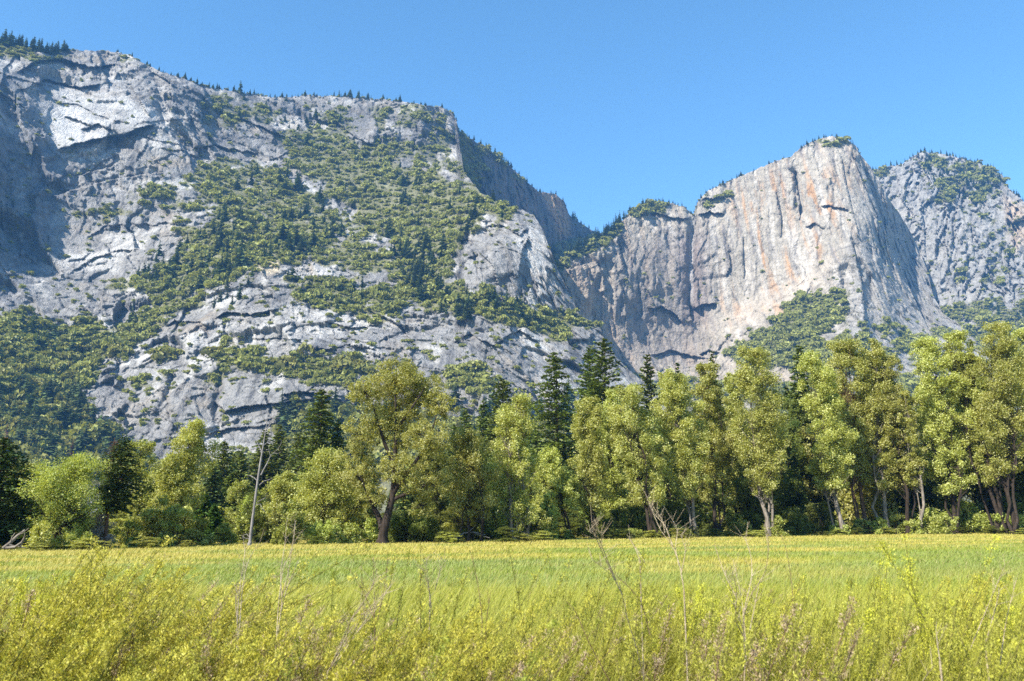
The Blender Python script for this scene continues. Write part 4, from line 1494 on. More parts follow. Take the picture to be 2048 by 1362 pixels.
# conifers: px, top, Y, half width, material, shape, label
CONIF = [
    (-14, 872, 66, 56, 'bluish', 'spire', "dark conifer cut by the left edge of the picture"),
    (437, 880, 150, 24, 'needles', 'spire', "slim dark pine left of the white dead snag, against the pale cliff foot"),
    (470, 903, 165, 21, 'needles', 'pine', "thin airy pine left of the white dead snag, with sky coloured gaps in its crown"),
    (401, 985, 86, 20, 'young', 'spire', "bright green young fir behind the round bush left of the dead snag"),
    (426, 1008, 85, 12, 'young', 'spire', "smallest bright green fir, right of a larger young one"),
    (519, 860, 170, 28, 'needles', 'spire', "dark pine directly behind the white dead snag"),
    (549, 850, 185, 24, 'needles', 'spire', "dark pine just right of the white dead snag's top"),
    (590, 868, 165, 26, 'needles', 'spire', "shorter pine on the left of the tall dense spire pine"),
    (630, 776, 140, 36, 'needles', 'spire', "tall dense spire pine right of the white dead snag"),
    (668, 838, 142, 22, 'needles', 'spire', "slender dark pine close on the right of the tall dense spire pine"),
    (720, 868, 165, 24, 'bluish', 'spire', "dark pine mostly hidden by the left side of the largest cottonwood"),
    (906, 848, 165, 24, 'needles', 'spire', "dark pine first to the right of the largest cottonwood"),
    (928, 816, 180, 24, 'needles', 'spire', "pale needled pine second to the right of the largest cottonwood"),
    (966, 796, 185, 21, 'needles', 'spire', "thin pine with a pointed top, left of the bushy topped pine"),
    (1004, 758, 150, 27, 'needles', 'pine', "bushy topped dark pine midway between the largest cottonwood and the broad dark pine"),
    (1046, 800, 195, 18, 'bluish', 'spire', "thin far pine on the right of the bushy topped pine"),
    (1112, 703, 145, 43, 'needles', 'spire', "broad dark pine standing well above the cottonwoods, left of a close pair"),
    (1187, 692, 165, 26, 'needles', 'pine', "left and lower one of the close pair of tall pines"),
    (1214, 679, 160, 37, 'needles', 'pine', "right and taller one of the close pair of tall pines"),
    (1306, 707, 185, 19, 'needles', 'pine', "flat topped pine below the foot of the waterfall wall"),
    (1369, 721, 190, 15, 'bluish', 'spire', "pine of which only the tip rises over the leaning cottonwoods"),
    (1441, 696, 185, 17, 'needles', 'spire', "pine tip below the right end of the waterfall wall"),
    (1625, 688, 140, 30, 'needles', 'spire', "dark pine in the gap beside the white rock"),
    (1592, 770, 150, 20, 'bluish', 'spire', "shorter pine in the gap below the white rock"),
    (353, 905, 160, 20, 'needles', 'spire', "dark pine behind the tall ragged cottonwood"),
    (455, 945, 130, 16, 'needles', 'spire', "low dark pine between the slim and the airy pine"),
    (418, 930, 120, 22, 'bluish', 'spire', "dark pine in deep shade right of the tall ragged cottonwood"),
    (1072, 846, 165, 22, 'bluish', 'spire', "dark pine behind the tall pale cottonwood's right side"),
    (1152, 850, 200, 22, 'needles', 'spire', "far pine between the broad dark pine and the close pair"),
]
for i, (px, top, Y, hw, leaf, shp, lab) in enumerate(CONIF):
    loc, H, Wd = tree_dims(px, top, Y, hw)
    tv, cv = conifer(500 + i, H, Wd * 2.25, 0.08, int(np.clip(hw * (1060 - top) * 1.2, 4000, 14000)), 0.0029 * Y + .06, shp)
    put_tree("pine_tree", lab, "conifer", tv, cv, 'bark_red', leaf, loc)

# the juniper with dead lower limbs
Y = yedge(210) + 0.5
loc, H, Wd = tree_dims(212, 874, Y, 40)
tv, cv = conifer(560, H, Wd * 1.05, 0.36, 6500, 0.19, 'oval')
cv = (cv[0] + np.array([0.7, 0, 0]), cv[1], cv[2])
jun = put_tree("juniper", "dark juniper with bare lower trunk and a curtain of dead grey twigs on its left", "tree", tv, cv, 'bark_red', 'bluish', loc)
rs = np.random.RandomState(12)
parts = []
for i in range(26):
    z0 = rs.uniform(.02, .36) * H
    a = math.pi + rs.uniform(-.6, .6) if i % 6 else rs.uniform(-.5, .5)
    L_ = rs.uniform(.9, 1.5) * (1 if i % 6 else .6)
    e = np.array([math.cos(a) * L_, math.sin(a) * L_ * .7, z0 - rs.uniform(.0, .4)])
    b = np.array([0, 0, z0])
    pp = curve_pts(b, e, 5, (0, 0, .12), rs, .03)
    parts.append(tube(pp, np.linspace(.035, .012, 5), 4))
    for j in range(26):
        t = rs.uniform(.2, 1); q = b + (e - b) * t + np.array([0, 0, .12 * 4 * t * (1 - t)])
        q2 = q + np.array([rs.normal() * .22 - .1, rs.normal() * .2, -rs.uniform(.15, .65)])
        q2[2] = max(q2[2], .03)
        parts.append(tube(curve_pts(q, q2, 3, (rs.normal() * .05, 0, 0), rs), [.012, .010, .006], 3))
v, f = join2(parts)
o = link("dead_branch", mesh("dead_branch", v, f, M['dead_twigs'], True), jun)
o['label'] = "curtain of dead grey twigs"


# ---- the rows behind: dark forest seen between the trunks (copies of a few built trees)
FB = []
for i in range(5):
    FB.append((broadleaf(600 + i, 20, 4.6, 0.05, 0, 2, 70, 8000, 0.24, None, 'oval'), 'bark_dark', 'cottonwood' if i < 2 else 'thicket'))
FC = [(conifer(640 + i, 26, 4.2, 0.06, 5200, 0.48, 'spire'), 'bark_red', 'bluish' if i % 2 else 'needles') for i in range(4)]


def part_meshes(tv, cv, bark, leaf):
    return (mesh("trunk", tv[0], tv[1], M[bark], True), mesh("crown", cv[0], cv[1], M[leaf], False, {'tint': cv[2]}))


FBm = [part_meshes(a[0], a[1], b, c) for a, b, c in FB]
FCm = [part_meshes(a[0], a[1], b, c) for a, b, c in FC]
rf = np.random.RandomState(77)


def copy_tree_at(pair, name, label, cat, group, loc, sx, sz):
    e = empty(name, loc, rf.uniform(0, 6.28))
    e.scale = (sx, sx, sz)
    tag(e, label, cat, group)
    link("trunk", pair[0], e); link("crown", pair[1], e)


def sky_of_wood(px):
    """how high the wood reaches behind the front trees"""
    return float(np.interp(px, [-80, 0, 200, 380, 430, 600, 700, 860, 950, 1050, 1200, 1300, 1420, 1540, 1580, 1640, 1720, 1850, 2048, 2150],
                           [945, 950, 940, 950, 985, 960, 930, 900, 900, 880, 860, 830, 810, 800, 850, 800, 770, 760, 750, 750]))


for k in range(185):
    px = rf.uniform(-150, 2230)
    Y = yedge(min(max(px, -50), 2100)) + rf.choice([16, 26, 40, 60, 90]) + rf.uniform(-5, 5)
    con = rf.rand() < 0.42
    top = sky_of_wood(px) + rf.uniform(0, 70)
    x, y, z = ground_at(px, Y)
    H = float(top_z(top, Y)) - z
    if H < 5: continue
    side = "left" if px < 420 else ("middle" if px < 1300 else "right")
    wh = {"left": "in the shade behind the junipers and cottonwoods at the left", "middle": "in the shade behind the middle of the meadow's edge", "right": "in the shade behind the tall cottonwoods at the right"}[side]
    if con:
        s = H / 26
        copy_tree_at(FCm[rf.randint(4)], "pine_tree", "dark conifer deep " + wh, "conifer", "conifers " + wh, (x, y, z), s * rf.uniform(.8, 1.1), s)
    else:
        s = H / 20
        j = rf.choice(5, p=[.12, .12, .26, .25, .25])
        copy_tree_at(FBm[j], "shade_tree", "leafy tree deep " + wh, "tree", "leafy trees " + wh, (x, y, z), s * rf.uniform(.9, 1.25), s)

for px in (2150, 2195, 2240, 2290, 2345, -105, -160, -215):      # the wood goes on beyond the frame
    Y = yedge(min(max(px, -50), 2100)) + rf.uniform(1, 6)
    top = (650 if px > 0 else 905) + rf.uniform(-15, 40)
    x, y, z = ground_at(px, Y)
    s = (float(top_z(top, Y)) - z) / 20
    wd = "beyond the tallest cottonwood" if px > 0 else "beyond the dark conifer at the left edge"
    copy_tree_at(FBm[rf.randint(2)], "cottonwood", "cottonwood of the meadow's edge " + wd, "tree", "cottonwoods " + wd, (x, y, z), s, s)

# ---- shrubs along the edge: px, top, half width, extra distance, leaf, label
SHRUBS = [
    (405, 1030, 30, 0, 'willow', "round tidy willow bush left of the dead snag"),
    (452, 1046, 26, 4, 'willow', "low willow bush nearest the left of the dead snag"),
    (482, 1032, 26, 9, 'willow', "willow bush directly behind the dead snag's foot"),
    (532, 1046, 24, 8, 'thicket', "dark bush right of the dead snag's foot"),
    (580, 1004, 42, 0, 'willow', "bright yellow green bush right of the dead snag"),
    (646, 1042, 40, 0, 'willow', "leafy bush between the bright bush and the largest cottonwood"),
    (694, 1046, 34, 1, 'willow', "leafy bush left of the largest cottonwood's trunk"),
    (736, 1036, 26, 2, 'willow', "bush touching the left of the largest cottonwood's trunk"),
    (812, 1024, 44, 3, 'thicket', "dark bush at the right of the largest cottonwood's trunk"),
    (858, 1038, 36, 4, 'thicket', "dark low bush farther right of the largest cottonwood, before the deadfall"),
    (84, 1040, 40, 1, 'cottonwood', "leafy bush at the foot of the three stemmed cottonwood"),
    (150, 1046, 34, 0, 'willow', "bush between the three stemmed cottonwood and the juniper's dead twigs"),
    (258, 1040, 34, 1, 'cottonwood', "bush right of the juniper's bare trunk"),
    (304, 985, 44, 1, 'cottonwood', "tall leafy bush with silvery leaves under the ragged cottonwood"),
    (352, 1010, 46, 0, 'cottonwood', "broad bush with silvery leaves at the ragged cottonwood's foot"),
    (1097, 984, 24, 1, 'willow', "tall pale bush with whitish young leaves left of the dark leaning trunk"),
    (1074, 1022, 30, 1, 'willow', "low pale bush left of a taller whitish one"),
    (1124, 1056, 20, 1, 'willow', "small bush at the foot of the dark leaning trunk"),
    (1000, 1050, 24, 5, 'thicket', "dark low bush right of the bleached deadfall"),
    (1222, 1040, 36, 4, 'thicket', "dark bush right of the four stemmed cottonwood"),
    (1272, 1016, 52, 8, 'thicket', "large dark bush behind the dead pale branches"),
    (1336, 1000, 54, 6, 'thicket', "large dark bush between the two left leaning cottonwoods"),
    (1258, 1058, 24, 1, 'willow', "small bright bush left of the dead pale branches"),
    (1424, 1046, 30, 7, 'thicket', "dark bush right of the second left leaning cottonwood"),
    (1456, 1002, 40, 9, 'cottonwood', "tall bush left of the pale forked trunk"),
    (1492, 1040, 26, 2, 'willow', "bright bush left of the pale forked trunk's foot"),
    (1506, 1030, 34, 10, 'thicket', "dark bush right behind the pale forked trunk's foot"),
    (188, 1030, 40, 6, 'thicket', "dark bush behind the juniper's curtain of dead twigs"),
    (1676, 1046, 26, 1, 'willow', "low bright bush touching the pale leaning trunk"),
    (1760, 1036, 26, 1, 'willow', "low bright bush between the reddish and the tan trunk"),
    (1836, 1040, 24, 0, 'willow', "low bright bush before the short crooked pale trunk"),
    (1896, 1030, 30, 1, 'willow', "low bright bush before the tall dark trunk at the right"),
    (1360, 1052, 26, 1, 'willow', "low leafy bush between the two left leaning brown trunks"),
    (1548, 1030, 26, 1, 'willow', "bright bush on the right of the pale forked trunk's foot"),
    (1590, 1018, 46, 5, 'thicket', "dark bush under the gap with the white rock"),
    (1646, 1006, 44, 7, 'thicket', "dark bush left of the pale leaning trunk"),
    (1718, 1040, 26, 3, 'willow', "bright bush between the pale leaning and the stout reddish trunk"),
    (1794, 1030, 28, 3, 'willow', "bright bush right of the straight tan trunk"),
    (1864, 1020, 36, 4, 'willow', "bright bush right of the short crooked pale trunk"),
    (1934, 1006, 44, 4, 'willow', "biggest bright bush, right of the tall dark trunk above it"),
    (1968, 1030, 32, 2, 'willow', "bright bush left of the two trunks leaning left at the right"),
    (2026, 1030, 34, 5, 'willow', "bright bush at the foot of the thickest trunk"),
    (2080, 1020, 40, 3, 'willow', "bush at the right edge of the picture"),
]
for i, (px, top, hw, dY, leaf, lab) in enumerate(SHRUBS):
    Y = yedge(px) + dY
    loc, H, Wd = tree_dims(px, top, Y, hw)
    tv, cv = broadleaf(700 + i, H, Wd, 0.04, 0, 4, 34, int(np.clip(hw * (1075 - top) * 4.4, 2500, 11000)), 0.00122 * Y, 0.05, 'dome', spread=Wd * .5)
    put_tree("shrub", lab, "shrub", tv, cv, 'bark_dark', leaf, loc, crown='foliage', trunk='stem')
for k in range(60):
    px = rf.uniform(-60, 2100)
    Y = yedge(px) + rf.uniform(9, 30)
    x, y, z = ground_at(px, Y)
    side = "left of the largest cottonwood" if px < 760 else ("between the largest cottonwood and the pale forked trunk" if px < 1540 else "right of the pale forked trunk")
    s = rf.uniform(2.2, 4.4)
    pair = FBm[rf.choice([1, 2, 3, 4])]
    e = empty("shrub", (x, y, z - 0.3), rf.uniform(0, 6.28)); e.scale = (s / 7.0, s / 7.0, s / 20.0)
    tag(e, "dark understory bush in the shade, " + side, "shrub", "understory bushes " + side)
    link("stem", pair[0], e); link("foliage", pair[1], e)


for k in range(46):      # low growth straggling out into the grass
    px = rf.uniform(-40, 2090)
    if 462 < px < 540 or 735 < px < 800 or 890 < px < 990 or px < 70: px += 150
    Y = yedge(px) + rf.uniform(-3.5, 1.0)
    x, y, z = ground_at(px, Y)
    side = "left of the largest cottonwood" if px < 760 else ("between the largest cottonwood and the pale forked trunk" if px < 1540 else "right of the pale forked trunk")
    s = rf.uniform(.55, 1.5)
    pair = FBm[rf.choice([0, 1, 2])]
    e = empty("shrub", (x, y, z - 0.15), rf.uniform(0, 6.28)); e.scale = (s / 4.6, s / 4.6, s / 20.0 * rf.uniform(.8, 1.2))
    tag(e, "knee high shrub straggling into the grass, " + side, "shrub", "low edge shrubs " + side)
    link("stem", pair[0], e); link("foliage", pair[1], e)


# ---- dead wood
def px_tube(pts, Y, rad, rs, depth=0.0, k=6):
    out = []
    for i, (px, py) in enumerate(pts):
        yy = Y + depth * i
        out.append(at(px, py, yy))
    return tube(np.array(out, float), rad, k)


Y = yedge(500) - 1.0
rs = np.random.RandomState(3)
m_ = Y / FPX
snag = empty("dead_snag", (0, 0, 0))
bx, by, bz = ground_at(499, Y)
snag.location = (bx, by, bz)
off = np.array([bx, by, bz])
v, f = px_tube([(498, 1092), (500, 1084), (505, 1040), (511, 995), (517, 950), (521, 925), (526, 895), (530, 868), (533, 850), (535, 835), (535, 822)], Y, np.array([4.8, 3.3, 2.6, 2.3, 2.1, 2.0, 1.4, .9, .6, .4, .25]) * m_, rs, 0, 9)
link("trunk", mesh("trunk", v - off, f, M['dead_wood'], True), snag)
for pts, r in [
    ([(513, 960), (508, 955), (500, 951), (495, 952), (497, 944)], 1.6),
    ([(522, 950), (528, 938), (535, 925), (541, 912), (547, 906), (556, 898)], 2.2),
    ([(541, 912), (538, 902), (537, 893)], 1.0),
    ([(526, 905), (522, 900), (518, 892), (512, 880), (504, 872)], 1.7),
    ([(532, 860), (538, 852), (545, 842), (552, 836), (560, 836)], 1.3),
    ([(545, 842), (548, 830), (547, 818)], .8),
    ([(533, 845), (528, 838), (523, 830), (521, 818)], 1.0),
    ([(519, 970), (528, 962), (537, 960), (545, 956)], 1.3),
    ([(515, 1004), (522, 1000), (530, 996), (535, 985)], 1.1),
    ([(512, 1010), (520, 1008), (525, 1016), (530, 1024)], .9),
    ([(531, 870), (526, 862), (522, 856)], .8),
    ([(529, 890), (537, 882), (543, 870)], .8),
    ([(500, 1075), (493, 1068), (488, 1070), (484, 1078)], .9),
    ([(499, 1078), (490, 1076), (482, 1070)], .8),
    ([(556, 898), (562, 888), (563, 880)], .6), ([(504, 872), (498, 866), (496, 858)], .6), ([(547, 906), (555, 907), (562, 904)], .6),
]:
    v, f = px_tube(pts, Y, np.linspace(r * 0.85, .3, len(pts)) * m_, rs, rs.uniform(-.12, .12), 5)
    link("branch", mesh("branch", v - off, f, M['dead_wood'], True), snag)
tag(snag, "white dead snag with bare crooked branches, leaning right over the grass", "dead tree")

Y = yedge(30) - 1.5
bx, by, bz = ground_at(25, Y)
off = np.array([bx, by, bz]); m_ = Y / FPX
log = empty("fallen_log", (bx, by, bz))
v, f = px_tube([(6, 1097), (20, 1086), (34, 1072), (50, 1060)], Y, np.array([3.6, 3.2, 2.6, 1.8]) * m_, rs, .2, 8)
link("trunk", mesh("trunk", v - off, f, M['bark_pale'], True), log)
for pts, r in [([(22, 1084), (24, 1074), (30, 1066)], 1.4), ([(36, 1070), (46, 1066), (58, 1056)], 1.3), ([(12, 1096), (30, 1094), (44, 1084), (50, 1072)], 3.0), ([(40, 1094), (48, 1080), (50, 1066)], 1.6), ([(18, 1090), (28, 1092), (52, 1096)], 2.2)]:
    v, f = px_tube(pts, Y, np.linspace(r, r * .5, len(pts)) * m_, rs, rs.uniform(-.3, .3), 6)
    link("branch", mesh("branch", v - off, f, M['bark_pale'], True), log)
tag(log, "grey broken fallen log propped on its branches at the left edge of the meadow", "log")

Y = yedge(940) + 1.5
bx, by, bz = ground_at(940, Y)
off = np.array([bx, by, bz]); m_ = Y / FPX
log = empty("deadfall", (bx, by, bz))
v, f = px_tube([(912, 1075), (928, 1066), (948, 1064), (972, 1070)], Y, np.array([1.1, 1.0, .8, .5]) * m_, rs, .1, 6)
link("trunk", mesh("trunk", v - off, f, M['dead_wood'], True), log)
for pts in [([(926, 1067), (920, 1074), (905, 1078)]), ([(934, 1066), (946, 1056), (951, 1050)]), ([(946, 1064), (958, 1070), (980, 1076)])]:
    v, f = px_tube(pts, Y, np.linspace(.8, .35, len(pts)) * m_, rs, rs.uniform(-.2, .2), 5)
    link("branch", mesh("branch", v - off, f, M['dead_wood'], True), log)
tag(log, "bleached deadfall of bare limbs lying among the six thin dark stems", "dead wood")
# ------------------------------------------------------------------ the meadow
def mat_grass(name, trans=0.35, rough=0.5):
    m, nt, out = nodes(name)
    L = nt.links
    a = N(nt, 'ShaderNodeAttribute', attribute_name='tint')
    d = N(nt, 'ShaderNodeBsdfPrincipled', Roughness=rough)
    d.inputs['Specular IOR Level'].default_value = 0.3
    L.new(a.outputs['Color'], d.inputs['Base Color'])
    t = N(nt, 'ShaderNodeBsdfTranslucent')
    L.new(mixc(nt, a.outputs['Color'], (1.15, 1.1, 0.6), 1.0, 'MULTIPLY'), t.inputs[0])
    mx = N(nt, 'ShaderNodeMixShader')
    mx.inputs[0].default_value = trans
    L.new(d.outputs[0], mx.inputs[1]); L.new(t.outputs[0], mx.inputs[2])
    L.new(mx.outputs[0], out.inputs[0])
    return m


M['grass'] = mat_grass("grass_blades")
M['weed'] = mat_grass("weed_leaves", 0.3)
rg = np.random.RandomState(99)


def edge_dist(x, y):
    """distance of the wood's edge in the direction of (x, y)"""
    px = W0 / 2 + FPX * np.asarray(x) / np.asarray(y) * 1.02
    return np.interp(px, EDX, EDY)


EDX = np.linspace(-150, 2250, 60)
EDY = np.array([yedge(float(np.clip(p, -60, 2150))) for p in EDX])
NB = 980000
ly = rg.rand(NB)
Yb = 3.6 * (175 / 3.6) ** (ly ** 0.80)
Xb = (rg.rand(NB) * 2 - 1) * (0.67 * Yb + 5.5)
ed = edge_dist(Xb, Yb)
keep = Yb < ed + 30
Xb, Yb, ed = Xb[keep], Yb[keep], ed[keep]
n = len(Xb)
q = np.c_[Xb / 14.0, Yb / 5.0, np.zeros(n)]
patch = fbm(q, 4, 81, 0.55)
q2 = np.c_[Xb / 30.0, Yb / 7.0, np.ones(n) * 4]
patch2 = fbm(q2, 4, 82, 0.55)
rel = Yb / ed
h = np.clip(rg.normal(0.52, 0.12, n), .22, .95) * (1 + .25 * patch) * np.where(Yb < 14, 1.3, 1)
h = h * (1 - 0.56 * sstep(8, 24, Yb))
w = np.maximum(0.0024, 0.00042 * Yb) * rg.uniform(.7, 1.4, n)
yel = np.array([0.37, 0.36, 0.050]); grn = np.array([0.27, 0.31, 0.045]); blu = np.array([0.26, 0.32, 0.085]); gold = np.array([0.54, 0.44, 0.095]); dry = np.array([0.40, 0.31, 0.14]); olive = np.array([0.20, 0.19, 0.035])
mixv = lambda a, b, f: a * (1 - f[:, None]) + b * f[:, None]
c = mixv(np.repeat(grn[None], n, 0), yel, sstep(-.25, .4, 2.0 * patch + 0.25 - 0.35 * sstep(.1, .5, rel)))
c = mixv(c, olive, sstep(0.1, 0.5, patch2) * 0.6)
c = mixv(c, blu, sstep(-.1, .45, 1.6 * patch2 + 0.22 * np.exp(-((rel - .45) / .2) ** 2) - .05) * 0.6)
c = mixv(c, gold, np.clip(sstep(.42, .85, rel + 1.1 * patch) * 0.8, 0, 1))
c = mixv(c, dry, (rg.rand(n) < 0.07) * 0.8)
c = c * (1 + (rg.rand(n, 1) - .5) * np.where(Yb > 18, .3, .55)[:, None])
ang = rg.normal(0.25, 0.9, n)
tallg = (Yb > 4.4) & (Yb < 11) & (rg.rand(n) < 0.30)
h = np.where(tallg, np.minimum(h * rg.uniform(1.3, 1.75, n), 1.22), h)
dirx, diry = np.cos(ang), np.sin(ang)
lean = h * rg.uniform(.18, .75, n)
z0 = gz(Xb, Yb)
sx, sy = -diry, dirx
# blades turn their broad side any way round
fa = rg.rand(n) * 6.28
sx, sy = np.cos(fa), np.sin(fa) * .5
p0 = np.stack([Xb, Yb, z0 - .02], 1)
p1 = p0 + np.stack([dirx * lean * .28, diry * lean * .28, h * .6], 1)
p2 = p0 + np.stack([dirx * lean, diry * lean, h * np.sqrt(np.clip(1 - (lean / h) ** 2 * .45, .2, 1))], 1)
sd = np.stack([sx, sy, np.zeros(n)], 1) * w[:, None]
V = np.stack([p0 - sd, p0 + sd, p1 + sd * .8, p1 - sd * .8, p2], 1).reshape(-1, 3)
b = np.arange(n)[:, None] * 5
Fq = b + np.array([[0, 1, 2, 3]]); Ft = b + np.array([[3, 2, 4]])
tag(link("meadow_grass", mesh("meadow_grass", V, [Fq, Ft], M['grass'], False, {'tint': np.repeat(c, 5, 0)})), kind='stuff')


# ------------------------------------------------------------------ tall weeds of the foreground
def weed(seed, H, stems, leaves, col, bend=0.35, spread=.12, bare=0.25, fat=1.0, arch=0.0):
    """feathery weed: arching stems set with small leaves and side sprays along their upper part"""
    rs = np.random.RandomState(seed)
    SV, LV = [], []
    P, U, Wv, T = [], [], [], []
    for s in range(stems):
        hh = H * rs.uniform(.72, 1.0)
        b = np.array([rs.normal() * spread, rs.normal() * spread, 0])
        bx_ = (bend * rs.uniform(.3, 1.2) + rs.normal() * .10) * hh
        by_ = rs.normal() * .12 * hh
        n = 9
        t = np.linspace(0, 1, n)
        p = b + np.stack([bx_ * t ** 1.7, by_ * t ** 1.6, hh * (t - arch * t ** 3.2)], 1)
        SV.append(tube(p, np.linspace(.0030, .0008, n), 4))
        m = leaves // stems
        tt = bare + (1 - bare) * rs.rand(m) ** 0.85
        # side sprays
        ns = 46
        sp_t = np.sort(bare + (1 - bare) * rs.rand(ns))
        sp_a = rs.rand(ns) * 6.28
        q_t = (sp_t - bare) / (1 - bare)
        sp_l = fat * hh * (0.105 * (1 - q_t) ** .8 * np.minimum(1, .4 + 2 * q_t) + 0.010) * rs.uniform(.5, 1.3, ns)
        k = rs.randint(ns, size=m)
        tt = sp_t[k]
        base = np.stack([np.interp(tt, t, p[:, j]) for j in range(3)], 1)
        along = rs.rand(m)
        L_ = sp_l[k] * along
        pos = base + np.stack([np.cos(sp_a[k]) * L_ * .45, np.sin(sp_a[k]) * L_ * .45, L_ * 1.1], 1) + rs.normal(size=(m, 3)) * .006
        u = unit(np.stack([np.cos(sp_a[k]), np.sin(sp_a[k]), np.ones(m) * 1.7], 1) + rs.normal(size=(m, 3)) * .6)
        v = unit(np.cross(u, rs.normal(size=(m, 3))))
        sz = rs.uniform(.0024, .0054, (m, 1))
        P.append(pos); U.append(u * sz); Wv.append(v * sz * rs.uniform(.18, .32, (m, 1)))
        cc = np.asarray(col) * rs.uniform(.62, 1.2, (m, 1)) * (0.78 + 0.4 * tt[:, None])
        T.append(cc)
        for j in range(ns):
            bb = np.array([np.interp(sp_t[j], t, p[:, q_]) for q_ in range(3)])
            e = bb + np.array([math.cos(sp_a[j]) * .45, math.sin(sp_a[j]) * .45, 1.1]) * sp_l[j]
            SV.append(tube(np.stack([bb, e]), [.0008, .0005], 3))
    lv, lf = diamonds(np.concatenate(P), np.concatenate(U), np.concatenate(Wv))
    sv, sf = join2(SV)
    return (sv, sf), (lv, lf, np.repeat(np.concatenate(T), 4, 0))


M['stem_green'] = mat_bark("green_stem", (0.14, 0.14, 0.03), (0.24, 0.21, 0.06), 20)
M['stem_dry'] = mat_bark("dry_stem", (0.34, 0.25, 0.15), (0.62, 0.50, 0.34), 20)
M['stem_brown'] = mat_bark("brown_stem", (0.10, 0.06, 0.035), (0.24, 0.15, 0.09), 20)
YG = (0.49, 0.44, 0.058); LG = (0.41, 0.395, 0.055); DG = (0.28, 0.31, 0.04); BY = (0.52, 0.51, 0.05); BR = (0.46, 0.34, 0.21)
KINDS = {
    'plume': [weed(800 + i, 1.0, 13, 16000, YG, .30, .17, .12, .9, .05) for i in range(4)],
    'upright': [weed(810 + i, 1.0, 13, 16000, LG, .16, .17, .10, .85, 0) for i in range(4)],
    'dark': [weed(820 + i, 1.0, 8, 9000, DG, .16, .14, .2, .8, 0) for i in range(3)],
    'bright': [weed(830 + i, 1.0, 8, 11000, BY, .10, .12, .2, .65, 0) for i in range(3)],
    'brown': [weed(840 + i, 1.0, 9, 6000, BR, .28, .15, .3, .8, .03) for i in range(3)],
    'arch': [weed(850 + i, 1.0, 9, 13000, YG, .62, .12, .15, .7, .16) for i in range(2)],
}
KM = {k: [(mesh("stem", a[0], a[1], M['stem_brown' if k == 'brown' else 'stem_green'], True), mesh("foliage", b_[0], b_[1], M['weed'], False, {'tint': b_[2]})) for a, b_ in v] for k, v in KINDS.items()}
TOPZ = {}
for v_ in KM.values():
    for s_, f_ in v_:
        cz = np.empty(len(f_.vertices) * 3, np.float32); f_.vertices.foreach_get('co', cz)
        TOPZ[f_.name] = float(np.percentile(cz[2::3], 99.7))
WORDS = {'plume': "feathery yellow green weed bent to the right", 'upright': "upright fresh green weed", 'dark': "dark green narrow weed", 'bright': "bright yellow weed spike",
         'brown': "brown withered weed", 'arch': "yellow green weed plume arching far over"}
rw_ = np.random.RandomState(17)


def weed_zone(px):
    for lim, nm in [(230, "in the tall thicket at the lower left"), (480, "left of the first pale dry stalk"), (720, "between the pale dry stalks"), (960, "right of the leaning dry bundle"),
                    (1300, "in the lower middle of the foreground"), (1560, "round the whitish branching stalks"), (1800, "left of the tall bright yellow spike"), (9999, "at the lower right corner")]:
        if px < lim:
            return nm


def put_weed(kind, px, top, Y, label=None):
    x = x_at(px, Y, 1200)
    z = float(gz(x, Y))
    h = float(top_z(top, Y)) - z
    if not (0.45 < h < 1.9): return
    pr = KM[kind][rw_.randint(len(KM[kind]))]
    e = empty("weed", (x, Y, z - .02), rw_.uniform(-.6, .6))
    sx = (1.3 if px < 300 else 1.0) * (.4 + .75 * h) * rw_.uniform(1.0, 1.45)
    e.scale = (sx, sx, h / TOPZ[pr[1].name])
    zn = weed_zone(px)
    if label: tag(e, label, "weed")
    else: tag(e, WORDS[kind] + " " + zn, "weed", kind + " weeds " + zn)
    link("stem", pr[0], e); link("foliage", pr[1], e)
    NW[0] += 1


NW = [0]
SKX = [-40, 0, 60, 100, 135, 200, 300, 400, 500, 640, 700, 760, 840, 940, 1000, 1060, 1150, 1250, 1330, 1420, 1500, 1600, 1680, 1740, 1800, 1830, 1870, 1930, 2000, 2100]
SKT = [1130, 1130, 1110, 1105, 1110, 1150, 1175, 1195, 1260, 1275, 1210, 1190, 1165, 1150, 1115, 1140, 1150, 1160, 1165, 1145, 1135, 1145, 1150, 1135, 1115, 1105, 1125, 1150, 1160, 1160]
for k in range(1200):
    if NW[0] >= 284: break
    if k % 6 == 0:      # they grow in clumps
        cpx = rw_.uniform(-60, 2110); cY = math.exp(rw_.uniform(math.log(4.0), math.log(9.5))); coff = rw_.rand() ** 1.3 * 125; ckd = None
    px = cpx + rw_.normal() * 150 / cY
    top = float(np.interp(px, SKX, SKT)) + coff + rw_.uniform(-6, 26)
    Y = cY + rw_.normal() * .22
    if 480 < px < 700 and rw_.rand() < .45: continue
    if px < 480:
        kd = rw_.choice(['plume', 'upright', 'dark', 'arch', 'brown', 'bright'], p=[.58, .19, .04, .07, .09, .03])
    elif px < 1000:
        kd = rw_.choice(['plume', 'upright', 'dark', 'arch', 'brown', 'bright'], p=[.33, .34, .12, .03, .13, .05])
    elif px < 1500:
        kd = rw_.choice(['plume', 'upright', 'dark', 'brown', 'bright'], p=[.31, .37, .16, .12, .04])
    else:
        kd = rw_.choice(['plume', 'upright', 'dark', 'brown', 'bright'], p=[.20, .48, .11, .05, .16])
    if ckd is None or rw_.rand() < .3: ckd = kd
    put_weed(ckd, px, top, Y)
